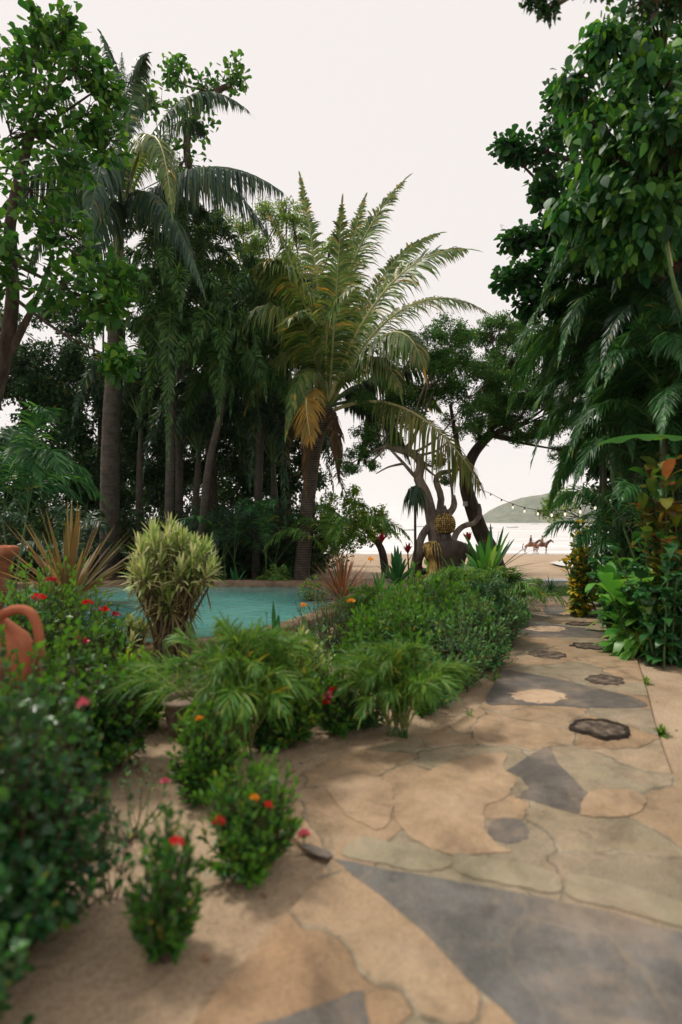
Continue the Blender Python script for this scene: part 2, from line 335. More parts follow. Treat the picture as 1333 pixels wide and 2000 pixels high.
# broken foam on the low swell close to the beach
sx = nd(nt, 'ShaderNodeSeparateXYZ'); nt.links.new(tc.outputs['Object'], sx.inputs[0])
wv = nd(nt, 'ShaderNodeTexNoise'); wv.inputs['Scale'].default_value = .09; wv.inputs['Detail'].default_value = 6
mp2 = nd(nt, 'ShaderNodeMapping'); mp2.inputs['Scale'].default_value = (.3, 2.2, 1); nt.links.new(tc.outputs['Object'], mp2.inputs[0]); nt.links.new(mp2.outputs[0], wv.inputs['Vector'])
rp = ramp(nt, wv.outputs['Fac'], [(.46, (.60, .575, .55)), (.58, (.86, .84, .82))])
nt.links.new(rp.outputs[0], b.inputs['Base Color'])
sea = tag(mb.build('sea', m), None, None, kind='structure')

# tide pool left on the beach and the pale edging at the end of the lawn
def beach_pt(px, py):
    lo, hi = 8., 74.
    for _ in range(50):
        mid = (lo+hi)/2; z = float(ground_z(0, mid))
        yy = HZ+FPX*(CH-z)/mid
        if yy > py: lo = mid
        else: hi = mid
    return P(px, py, mid)
def flat_poly(name, pts, mat, zoff, thick=None):
    bm = bmesh.new(); vs = [bm.verts.new((p[0], p[1], p[2]+zoff)) for p in pts]; f = bm.faces.new(vs)
    if f.normal.z < 0: bmesh.ops.reverse_faces(bm, faces=[f])
    bm.normal_update()
    if f.normal.z < 0: f.normal_flip()
    if thick:
        r = bmesh.ops.extrude_face_region(bm, geom=[f]); nv = [e for e in r['geom'] if isinstance(e, bmesh.types.BMVert)]
        bmesh.ops.translate(bm, verts=nv, vec=(0, 0, thick))
        if True:
            try: bm.faces.remove(f)
            except Exception: pass
    bmesh.ops.triangulate(bm, faces=bm.faces[:])
    me = bpy.data.meshes.new(name); bm.to_mesh(me); bm.free(); me.materials.append(mat)
    o = bpy.data.objects.new(name, me); COL.objects.link(o); return o
m, nt, b = new_mat('sky_white_water'); b.inputs['Base Color'].default_value = (.78, .75, .72, 1); b.inputs['Roughness'].default_value = .12; b.inputs['Specular IOR Level'].default_value = 1  # near-white base colour paints in the sky's reflection on the water
pool_pts = [beach_pt(*q) for q in [(1074, 1102), (1090, 1099.5), (1115, 1098), (1180, 1097), (1260, 1098), (1260, 1118), (1180, 1120), (1130, 1117), (1108, 1112), (1088, 1107)]]
o = flat_poly('tide_pool_water', pool_pts, m, .10); o['kind'] = 'structure'; o.name = 'water'

# distant hill
def hill(name, x0, x1, Y, hfun, depth, mat):
    nx, ny = 90, 14; mb = MB(); xs = np.linspace(x0, x1, nx); ys = np.linspace(0, 1, ny)
    XX, TT = np.meshgrid(xs, ys); prof = np.sin(TT*PI)**.8
    r = np.random.default_rng(3)
    h = np.array([hfun(x) for x in xs])[None]*prof
    h = h*(1+.10*np.sin(XX*.012+TT*7)+.07*np.sin(XX*.031+TT*13))+np.where(h > 2, r.normal(size=XX.shape)*1.2, 0)
    idx = np.arange(ny*nx).reshape(ny, nx)
    mb.add(np.stack([XX, Y+TT*depth, SEA-1+h], -1), np.stack([idx[:-1, :-1], idx[:-1, 1:], idx[1:, 1:], idx[1:, :-1]], -1).reshape(-1, 4), 0, True)
    o = mb.build(name, mat); o['kind'] = 'structure'; return o
def hprof(x):
    px = CX+x/1600*FPX
    return np.interp(px, [938, 955, 985, 1015, 1050, 1085, 1120, 1200, 1300, 1500, 1700], [0, 14, 34, 48, 62, 68, 72, 80, 66, 60, 0])/FPX*1600*.93
M_hill = noise_mat('hill_scrub', [(.03, .05, .025), (.07, .095, .045), (.16, .17, .10)], .045, .95, 1., .03, bdist=12)
hill('hill', (935-CX)/FPX*1600, (1710-CX)/FPX*1600, 1450, hprof, 420, M_hill)
def hprof2(x): return 12*max(0, math.sin((x+1500)/2800*PI))
hill('hill', -2600, -100, 2600, hprof2, 300, M_hill)

# ------------------------------------------------------------------ paved path
PZ = .03
outline = [(1024, 1164), (1172, 1164), (1184, 1200), (1203, 1240), (1245, 1290), (1262, 1345), (1275, 1400), (1292, 1455), (1310, 1505), (1345, 1550), (1430, 1650), (1650, 1900), (1900, 2300), (1700, 3000), (-100, 3000), (250, 2200), (375, 2000), (430, 1930), (480, 1875), (560, 1785), (618, 1722), (640, 1690), (652, 1672), (622, 1660), (590, 1650), (566, 1628), (552, 1585), (560, 1540), (590, 1508), (640, 1484), (700, 1465), (760, 1452), (830, 1436), (890, 1412), (925, 1390), (948, 1368), (966, 1335), (985, 1300), (1003, 1262), (1014, 1225), (1020, 1190)]
def gp(lst, z): return [G(px, py, z) for px, py in lst]
m, nt, b = new_mat('flagstone')
tc = nd(nt, 'ShaderNodeTexCoord')
dn = nd(nt, 'ShaderNodeTexNoise'); dn.inputs['Scale'].default_value = 2.2; dn.inputs['Detail'].default_value = 3; nt.links.new(tc.outputs['Object'], dn.inputs['Vector'])
sub = nd(nt, 'ShaderNodeVectorMath', operation='SUBTRACT'); nt.links.new(dn.outputs['Color'], sub.inputs[0]); sub.inputs[1].default_value = (.5, .5, .5)
sc = nd(nt, 'ShaderNodeVectorMath', operation='SCALE'); nt.links.new(sub.outputs[0], sc.inputs[0]); sc.inputs['Scale'].default_value = .45
av = nd(nt, 'ShaderNodeVectorMath', operation='ADD'); nt.links.new(tc.outputs['Object'], av.inputs[0]); nt.links.new(sc.outputs[0], av.inputs[1])
def vor(feature, s):
    v = nd(nt, 'ShaderNodeTexVoronoi', feature=feature, voronoi_dimensions='2D'); v.inputs['Scale'].default_value = s; v.inputs['Randomness'].default_value = .95
    nt.links.new(av.outputs[0], v.inputs['Vector']); return v
v1 = vor('F1', 1.9); v2 = vor('DISTANCE_TO_EDGE', 1.9)
sp = nd(nt, 'ShaderNodeSeparateColor'); nt.links.new(v1.outputs['Color'], sp.inputs[0])
stone = ramp(nt, sp.outputs[0], [(0, (.35, .24, .14)), (.2, (.235, .21, .145)), (.36, (.42, .29, .175)), (.52, (.27, .235, .155)), (.66, (.34, .21, .11)), (.8, (.30, .265, .18)), (.92, (.40, .30, .195))], 'CONSTANT')
nn = nd(nt, 'ShaderNodeTexNoise'); nn.inputs['Scale'].default_value = 5; nn.inputs['Detail'].default_value = 7; nn.inputs['Roughness'].default_value = .7; nt.links.new(tc.outputs['Object'], nn.inputs['Vector'])
ng = nd(nt, 'ShaderNodeTexNoise'); ng.inputs['Scale'].default_value = 70; ng.inputs['Detail'].default_value = 5; ng.inputs['Roughness'].default_value = .7; nt.links.new(tc.outputs['Object'], ng.inputs['Vector'])
vr = ramp(nt, nn.outputs['Fac'], [(.25, (.50, .48, .46)), (.42, (.85, .84, .82)), (.55, (1, 1, 1)), (.72, (1.30, 1.22, 1.10))])
grain = ramp(nt, ng.outputs['Fac'], [(.3, (.62, .61, .60)), (.5, (1, 1, 1)), (.7, (1.25, 1.22, 1.18))])
mm = nd(nt, 'ShaderNodeMix', data_type='RGBA', blend_type='MULTIPLY'); mm.inputs[0].default_value = 1; nt.links.new(stone.outputs[0], mm.inputs[6]); nt.links.new(vr.outputs[0], mm.inputs[7])
nl = nd(nt, 'ShaderNodeTexNoise'); nl.inputs['Scale'].default_value = .8; nl.inputs['Detail'].default_value = 3; nt.links.new(tc.outputs['Object'], nl.inputs['Vector'])
blend = nd(nt, 'ShaderNodeMix', data_type='RGBA'); blend.inputs[0].default_value = .3   # worn: the stones' tones run together
r4 = ramp(nt, nl.outputs['Fac'], [(.35, (.28, .225, .15)), (.5, (.34, .235, .15)), (.65, (.29, .245, .165))]); nt.links.new(mm.outputs[2], blend.inputs[6]); nt.links.new(r4.outputs[0], blend.inputs[7])
edge = nd(nt, 'ShaderNodeMapRange', interpolation_type='SMOOTHSTEP'); nt.links.new(v2.outputs['Distance'], edge.inputs[0]); edge.inputs[1].default_value = .006; edge.inputs[2].default_value = .028
em = nd(nt, 'ShaderNodeMath', operation='MULTIPLY'); inv = nd(nt, 'ShaderNodeMath', operation='SUBTRACT'); inv.inputs[0].default_value = 1; nt.links.new(edge.outputs[0], inv.inputs[1]); nt.links.new(inv.outputs[0], em.inputs[0]); em.inputs[1].default_value = .75
mj = nd(nt, 'ShaderNodeMix', data_type='RGBA'); nt.links.new(em.outputs[0], mj.inputs[0]); nt.links.new(blend.outputs[2], mj.inputs[6])
mc = ramp(nt, nn.outputs['Fac'], [(.4, (.12, .10, .07)), (.5, (.26, .22, .15)), (.58, (.38, .33, .25))]); nt.links.new(mc.outputs[0], mj.inputs[7])
mg = nd(nt, 'ShaderNodeMix', data_type='RGBA', blend_type='MULTIPLY'); mg.inputs[0].default_value = .8; nt.links.new(mj.outputs[2], mg.inputs[6]); nt.links.new(grain.outputs[0], mg.inputs[7])
ns = nd(nt, 'ShaderNodeTexNoise'); ns.inputs['Scale'].default_value = 1.5; ns.inputs['Detail'].default_value = 8; ns.inputs['Roughness'].default_value = .7; nt.links.new(tc.outputs['Object'], ns.inputs['Vector'])
sm_ = nd(nt, 'ShaderNodeMapRange', interpolation_type='SMOOTHSTEP'); nt.links.new(ns.outputs['Fac'], sm_.inputs[0]); sm_.inputs[1].default_value = .50; sm_.inputs[2].default_value = .66; sm_.inputs[4].default_value = .65
msd = nd(nt, 'ShaderNodeMix', data_type='RGBA'); nt.links.new(sm_.outputs[0], msd.inputs[0]); nt.links.new(mg.outputs[2], msd.inputs[6]); gs_ = ramp(nt, ng.outputs['Fac'], [(.3, (.27, .19, .125)), (.6, (.44, .325, .225))]); nt.links.new(gs_.outputs[0], msd.inputs[7])
def stain(nt, tc, src, lo=.55):
    nz = nd(nt, 'ShaderNodeTexNoise'); nz.inputs['Scale'].default_value = 3.1; nz.inputs['Detail'].default_value = 10; nz.inputs['Roughness'].default_value = .74; nz.inputs['Distortion'].default_value = .6; nt.links.new(tc.outputs['Object'], nz.inputs['Vector'])
    rz = ramp(nt, nz.outputs['Fac'], [(.34, (lo, lo*.97, lo*.93)), (.47, (.9, .89, .86)), (.56, (1, 1, 1)), (.68, (1.18, 1.16, 1.12))])
    mz = nd(nt, 'ShaderNodeMix', data_type='RGBA', blend_type='MULTIPLY'); mz.inputs[0].default_value = 1; nt.links.new(src, mz.inputs[6]); nt.links.new(rz.outputs[0], mz.inputs[7]); return mz.outputs[2]
nt.links.new(stain(nt, tc, msd.outputs[2]), b.inputs['Base Color'])
rr = nd(nt, 'ShaderNodeMapRange'); nt.links.new(nn.outputs['Fac'], rr.inputs[0]); rr.inputs[3].default_value = .55; rr.inputs[4].default_value = .9; nt.links.new(rr.outputs[0], b.inputs['Roughness'])
ha = nd(nt, 'ShaderNodeMath', operation='MULTIPLY_ADD'); nt.links.new(edge.outputs[0], ha.inputs[0]); ha.inputs[1].default_value = .6; nt.links.new(nn.outputs['Fac'], ha.inputs[2])
hg = nd(nt, 'ShaderNodeMath', operation='MULTIPLY_ADD'); nt.links.new(ng.outputs['Fac'], hg.inputs[0]); hg.inputs[1].default_value = .35; nt.links.new(ha.outputs[0], hg.inputs[2]); ha = hg
bp = nd(nt, 'ShaderNodeBump'); bp.inputs['Strength'].default_value = .8; bp.inputs['Distance'].default_value = .025; nt.links.new(ha.outputs[0], bp.inputs['Height']); nt.links.new(bp.outputs[0], b.inputs['Normal'])
M_flag = m
path = flat_poly('path', gp(outline, PZ), M_flag, -PZ-.02, PZ+.02); path['kind'] = 'structure'
# feature stones let into the paving, and one dark strip painted as a gap
def slate_mat(name, c0, c1, vein, vs=3.2):
    m, nt, b = new_mat(name); tc = nd(nt, 'ShaderNodeTexCoord')
    dn = nd(nt, 'ShaderNodeTexNoise'); dn.inputs['Scale'].default_value = 3; nt.links.new(tc.outputs['Object'], dn.inputs['Vector'])
    sc = nd(nt, 'ShaderNodeVectorMath', operation='SCALE'); nt.links.new(dn.outputs['Color'], sc.inputs[0]); sc.inputs['Scale'].default_value = .3
    av = nd(nt, 'ShaderNodeVectorMath', operation='ADD'); nt.links.new(tc.outputs['Object'], av.inputs[0]); nt.links.new(sc.outputs[0], av.inputs[1])
    v = nd(nt, 'ShaderNodeTexVoronoi', feature='DISTANCE_TO_EDGE', voronoi_dimensions='2D'); v.inputs['Scale'].default_value = vs; nt.links.new(av.outputs[0], v.inputs['Vector'])
    n = nd(nt, 'ShaderNodeTexNoise'); n.inputs['Scale'].default_value = 4; n.inputs['Detail'].default_value = 8; n.inputs['Roughness'].default_value = .68; nt.links.new(tc.outputs['Object'], n.inputs['Vector'])
    n5 = nd(nt, 'ShaderNodeTexNoise'); n5.inputs['Scale'].default_value = 1.7; n5.inputs['Detail'].default_value = 3; nt.links.new(tc.outputs['Object'], n5.inputs['Vector'])
    g2 = nd(nt, 'ShaderNodeTexNoise'); g2.inputs['Scale'].default_value = 70; g2.inputs['Detail'].default_value = 5; nt.links.new(tc.outputs['Object'], g2.inputs['Vector'])
    ad = nd(nt, 'ShaderNodeMath', operation='MULTIPLY_ADD'); nt.links.new(g2.outputs['Fac'], ad.inputs[0]); ad.inputs[1].default_value = .45; nt.links.new(n.outputs['Fac'], ad.inputs[2]); n_ = ad
    rp = ramp(nt, ad.outputs[0], [(.48, c0), (.95, c1)])
    e = nd(nt, 'ShaderNodeMapRange', interpolation_type='SMOOTHSTEP'); nt.links.new(v.outputs['Distance'], e.inputs[0]); e.inputs[1].default_value = .004; e.inputs[2].default_value = .05; e.inputs[3].default_value = .4; e.inputs[4].default_value = 0
    br = nd(nt, 'ShaderNodeMapRange'); nt.links.new(n5.outputs['Fac'], br.inputs[0]); br.inputs[1].default_value = .42; br.inputs[2].default_value = .6
    mu = nd(nt, 'ShaderNodeMath', operation='MULTIPLY'); nt.links.new(e.outputs[0], mu.inputs[0]); nt.links.new(br.outputs[0], mu.inputs[1])
    mx = nd(nt, 'ShaderNodeMix', data_type='RGBA'); nt.links.new(mu.outputs[0], mx.inputs[0]); nt.links.new(rp.outputs[0], mx.inputs[6]); mx.inputs[7].default_value = (*vein, 1)
    ns = nd(nt, 'ShaderNodeTexNoise'); ns.inputs['Scale'].default_value = 1.5; ns.inputs['Detail'].default_value = 8; ns.inputs['Roughness'].default_value = .7; nt.links.new(tc.outputs['Object'], ns.inputs['Vector'])
    sm_ = nd(nt, 'ShaderNodeMapRange', interpolation_type='SMOOTHSTEP'); nt.links.new(ns.outputs['Fac'], sm_.inputs[0]); sm_.inputs[1].default_value = .47; sm_.inputs[2].default_value = .64; sm_.inputs[4].default_value = .45
    msd = nd(nt, 'ShaderNodeMix', data_type='RGBA'); nt.links.new(sm_.outputs[0], msd.inputs[0]); nt.links.new(mx.outputs[2], msd.inputs[6]); msd.inputs[7].default_value = (.36, .27, .19, 1)
    nt.links.new(stain(nt, tc, msd.outputs[2], .6), b.inputs['Base Color']); b.inputs['Roughness'].default_value = .65
    bp = nd(nt, 'ShaderNodeBump'); bp.inputs['Strength'].default_value = .8; bp.inputs['Distance'].default_value = .02; nt.links.new(ad.outputs[0], bp.inputs['Height']); nt.links.new(bp.outputs[0], b.inputs['Normal'])
    return m
M_slate = slate_mat('slate', (.075, .073, .068), (.17, .162, .15), (.27, .215, .15), 2.6)
M_slate2 = slate_mat('dark_slate', (.07, .062, .056), (.14, .125, .11), (.2, .16, .12), 5)
M_peach = slate_mat('peach_stone', (.28, .19, .11), (.46, .32, .20), (.27, .23, .15), 2.4)
M_green = slate_mat('grey_green_stone', (.22, .195, .13), (.33, .28, .18), (.33, .28, .2), 3)
def wob_poly(lst, r, amp=2.0, k=4):
    out = []
    for i in range(len(lst)):
        a = np.array(lst[i], float); b_ = np.array(lst[(i+1) % len(lst)], float)
        for j in range(k): 
            q = a+(b_-a)*j/k
            sc_ = (q[1]-HZ)/500
            out.append(tuple(q+r.normal(size=2)*amp*sc_*(0.6 if j else .3)*A(1, .6)))
    return out
def ell(cx, cy, rx, ry, rot=0, n=18):
    return [(cx+rx*math.cos(a)*math.cos(rot)-ry*math.sin(a)*math.sin(rot), cy+rx*math.cos(a)*math.sin(rot)+ry*math.sin(a)*math.cos(rot)) for a in np.arange(n)*2*PI/n]
r = rng_of('stones')
big = [(655, 1676), (760, 1698), (900, 1722), (1060, 1752), (1200, 1785), (1330, 1822), (1480, 1870), (1500, 2300), (1150, 2500), (1060, 2120), (1010, 1998), (920, 1918), (850, 1840), (770, 1770), (700, 1718)]
stones = [(big, M_slate, 1.5), ([(990, 1505), (1028, 1478), (1074, 1455), (1090, 1490), (1122, 1520), (1150, 1550), (1128, 1590), (1085, 1577), (1040, 1562), (1005, 1556), (1035, 1540), (1022, 1520)], M_slate2, 1.2),
    (ell(993, 1622, 40, 25, .1, 9), M_slate2, 1.5),
    ([(968, 1330), (985, 1308), (1010, 1312), (1050, 1318), (1100, 1328), (1160, 1342), (1240, 1362), (1262, 1380), (1180, 1382), (1080, 1378), (1000, 1376), (950, 1372)], M_slate2, .8),
    ([(1010, 1214), (1040, 1212), (1100, 1222), (1165, 1230), (1200, 1240), (1203, 1246), (1120, 1244), (1060, 1244), (1012, 1240)], M_slate2, .5),
    ([(1060, 1188), (1100, 1184), (1165, 1188), (1180, 1204), (1120, 1203), (1070, 1200)], M_slate2, .4),
    (ell(1125, 1552, 20, 12), M_slate2, 1),
    ([(770, 1560), (850, 1500), (920, 1478), (985, 1470), (985, 1500), (1010, 1520), (1000, 1540), (985, 1560), (945, 1580), (960, 1640), (1000, 1662), (960, 1665), (880, 1668), (810, 1640), (775, 1600)], M_peach, 1.5),
    ([(640, 1540), (690, 1512), (760, 1530), (765, 1590), (740, 1620), (680, 1590)], M_peach, 1.5),
    ([(700, 1634), (780, 1648), (860, 1664), (880, 1690), (830, 1700), (740, 1684), (668, 1668)], M_green, 1.2), ([(885, 1668), (960, 1676), (1080, 1702), (1090, 1742), (1000, 1728), (900, 1706)], M_green, 1.2),
    ([(1110, 1706), (1220, 1728), (1330, 1760), (1400, 1800), (1330, 1808), (1200, 1772), (1110, 1748)], M_green, 1.2),
    ([(1135, 1592), (1155, 1545), (1240, 1545), (1262, 1570), (1230, 1592), (1180, 1595)], M_peach, 1.2),
    ([(478, 2014), (560, 1984), (640, 1956), (703, 1934), (712, 1950), (704, 2060), (480, 2080)], M_slate2, .6), ([(584, 1650), (610, 1650), (642, 1662), (650, 1672), (636, 1674), (606, 1664)], M_slate2, .3)]  # last outline: dark strip painted for the black gap under the slab edge
for i, (pl, mt, amp) in enumerate(stones):
    z = PZ+.0018+.0003*i
    q_ = [np.array([a_, b_, 0.]) for a_, b_ in pl]; sp_ = smooth_path([q_[-1]]+q_+[q_[0]], 6*(len(q_)+1))[6:-1] if i not in (0, 1) else [np.array([*a_, 0.]) for a_ in wob_poly(pl, r, amp*.5, 3)]
    sp_ = [(a_[0]+r.normal()*(a_[1]-HZ)/500*amp, a_[1]+r.normal()*(a_[1]-HZ)/500*amp*.5) for a_ in sp_]
    o = flat_poly('flagstone', gp(sp_, z), mt, -.003, .003); o.parent = path; o['kind'] = 'structure'
# round inlay discs (pale and dark, slightly proud)
M_disc = noise_mat('fossil_stone', [(.03, .022, .016), (.10, .075, .055), (.24, .19, .14)], 16, .9, .9, 60, bdist=.02)
M_discp = noise_mat('pale_disc', [(.40, .28, .18), (.52, .38, .26)], 8, .85, .4, 40)
M_rim = noise_mat('charred_rim', [(.012, .01, .008), (.05, .035, .025)], 20, .95, .8, 50)
def disc(cx, cy, rx, ry, mat, rim=None, hgt=.012, rot=0):
    rr_ = rng_of('disc%d' % cx); pts = [G(a, b_, PZ) for a, b_ in ell(cx, cy, rx, ry, rot, 28)]
    c = np.mean(pts, 0); mb = MB(); n = len(pts); pts = np.array(pts); jit = 1+.09*rr_.normal(size=(n, 1))*A(1, 1, 0)
    ringz = [(1.0, -.01), (.97, hgt*.8), (.9, hgt), (.84, hgt*.5), (.5, hgt*.65), (.2, hgt*.5)]
    V = []
    for s_, h in ringz:
        q = c+(pts-c)*s_*(jit if s_ > .8 else 1); q = q.copy(); q[:, 2] = PZ+h+.006*rr_.normal(size=n)*(1 if h > 0 else 0)*.5; V.append(q)
    V = np.concatenate(V+[[c+Z*hgt*.5]])
    F = [[k*n+i, k*n+(i+1) % n, (k+1)*n+(i+1) % n, (k+1)*n+i] for k in range(len(ringz)-1) for i in range(n)]
    nr = 3*n
    mb.add(V, F[:nr], 1 if rim else 0, True); mb.add(V, F[nr:], 0, True); k = len(ringz)-1
    mb.add(V, [[k*n+i, k*n+(i+1) % n, len(V)-1] for i in range(n)], 0, True)
    o = mb.build('paving_disc', [mat, rim or mat]); return o
for args, lab in [((1172, 1427, 58, 17, M_disc, M_rim, .03, .13), 'dark charred oval disc with a black rim set in the path'),
    ((1182, 1329, 38, 9, M_disc, None, .012, .08), 'mottled grey oval disc beside the path\'s right edge'),
    ((1068, 1279, 38, 7, M_disc, None, .012, .08), 'rough pale oval disc left of the middle of the path'),
    ((1152, 1263, 36, 6, M_disc, M_rim, .012, .06), 'thin dark oval disc on the path past the rough pale one'),
    ((1133, 1219, 30, 3.5, M_disc, M_rim, .012, 0), 'small brown oval disc beside the ginger leaves'),
    ((1053, 1361, 56, 12, M_discp, None, .01, .05), 'large smooth tan oval disc set in dark slate'),
    ((1068, 1229, 38, 5.5, M_discp, None, .01, .03), 'smooth tan oval disc in the second band of slate'),
    ((1120, 1199, 26, 3, M_discp, None, .01, 0), 'small tan oval disc in the farthest band of slate'),
    ((1045, 1172, 20, 2.5, M_discp, None, .01, 0), 'small pale disc where the path meets the lawn')]:
    tag(disc(*args), lab, 'paving disc', 'round discs set in the path')

# lawn strip and its pale edging
def gquad(pts, z): return [G(a, b_, z) for a, b_ in pts]
M_lawn = noise_mat('lawn_soil', [(.05, .10, .02), (.09, .15, .035)], 6, .95, .4, 40)
lawn = flat_poly('lawn', [A(2.2, 11.25, 0), A(6.2, 11.25, 0), A(6.6, 12.9, 0), A(2.2, 12.9, 0)], M_lawn, .008); lawn['kind'] = 'structure'
r = rng_of('lawn'); n = 7000; mb = MB()
pp = np.stack([r.uniform(2.2, 6.3, n), 11.25+r.uniform(0, 1.65, n), np.full(n, .005)], -1)
leaves(mb, pp, norm(A(0, 0, 1)+r.normal(size=(n, 3))*.35), randunit(r, n), r.uniform(.04, .09, n), .007, [(0, .8), (.6, .7), (1, .05)], .2)
tag(mb.build('grass', L_grass), 'short green grass on the strip at the end of the path', 'grass', kind='stuff')
M_edge = noise_mat('pale_concrete', [(.76, .74, .71), (.86, .84, .82)], 3, .7, .2, 30)
mb = MB()
def box(mb, x0, x1, y0, y1, z0, z1, m=0):
    v = [(x, y, z) for z in (z0, z1) for y in (y0, y1) for x in (x0, x1)]
    mb.add(v, [[0, 2, 3, 1], [4, 5, 7, 6], [0, 1, 5, 4], [2, 6, 7, 3], [0, 4, 6, 2], [1, 3, 7, 5]], m)
box(mb, 3.7, 8.5, 12.95, 13.5, -.2, .13)
o = mb.build('kerb', M_edge); o['kind'] = 'structure'

# ------------------------------------------------------------------ swimming pool
wl = .05
pool_out = smooth_path([A(-7.6, 11.9, 0), A(-6.0, 12.35, 0), A(-3.5, 12.4, 0), A(-1.2, 12.4, 0), A(-.5, 12.2, 0), A(-.12, 11.5, 0), A(-.08, 10.4, 0), A(-.18, 9.2, 0), A(-.5, 8.1, 0), A(-1.0, 7.1, 0), A(-1.7, 6.4, 0), A(-2.7, 6.1, 0), A(-4.4, 6.1, 0), A(-6.4, 7.2, 0), A(-7.8, 9.2, 0), A(-8.0, 11.0, 0), A(-7.6, 11.9, 0)], 96)[:-1]
pc = pool_out.mean(0)
pool = thing('swimming_pool', 'turquoise garden pool with a rounded brown stone rim', 'swimming pool', (pc[0], pc[1], 0))
m, nt, b = new_mat('pool_water'); b.inputs['Roughness'].default_value = .07; b.inputs['IOR'].default_value = 1.33
tc = nd(nt, 'ShaderNodeTexCoord'); no = nd(nt, 'ShaderNodeTexNoise'); no.inputs['Scale'].default_value = .9; no.inputs['Detail'].default_value = 3; nt.links.new(tc.outputs['Object'], no.inputs['Vector'])
rp = ramp(nt, no.outputs['Fac'], [(.3, (.085, .27, .25)), (.7, (.14, .35, .32))]); nt.links.new(rp.outputs[0], b.inputs['Base Color'])
n2 = nd(nt, 'ShaderNodeTexNoise'); n2.inputs['Scale'].default_value = 5; n2.inputs['Detail'].default_value = 3; nt.links.new(tc.outputs['Object'], n2.inputs['Vector'])
bp = nd(nt, 'ShaderNodeBump'); bp.inputs['Strength'].default_value = .35; bp.inputs['Distance'].default_value = .03; nt.links.new(n2.outputs['Fac'], bp.inputs['Height']); nt.links.new(bp.outputs[0], b.inputs['Normal'])
o = flat_poly('water_surface', [p-A(pc[0], pc[1], 0) for p in pool_out], m, wl); o.parent = pool
M_cope = noise_mat('pool_rim_stone', [(.09, .058, .036), (.19, .125, .082), (.30, .21, .15)], 5, .7, .4, 30)
n = len(pool_out); tan = norm(np.roll(pool_out, -1, 0)-np.roll(pool_out, 1, 0)); out = np.cross(tan, Z); out *= np.sign(((pool_out-pc)*out).sum(1, keepdims=True))
prof = [(-.02, -.1), (-.02, .15), (.01, .17), (.26, .175), (.30, .16), (.31, -.05)]
V = np.concatenate([pool_out+out*a+Z*h for a, h in prof]); F = [[k*n+i, k*n+(i+1) % n, (k+1)*n+(i+1) % n, (k+1)*n+i] for k in range(len(prof)-1) for i in range(n)]
mb = MB(); mb.add(V, F, 0, True); mb.build('rim', M_cope, pool)

# ------------------------------------------------------------------ plant builders
def flower_heads(mb, c, rad, n, r, petal=.012, m=0):
    D = randunit(r, n); D[:, 2] = np.abs(D[:, 2])*.8+.1; D = norm(D)
    leaves(mb, c+D*rad*.55, norm(D+r.normal(size=(n, 3))*.3), randunit(r, n), petal*r.uniform(1.2, 2.2, n), petal, OVAL, 0, m)

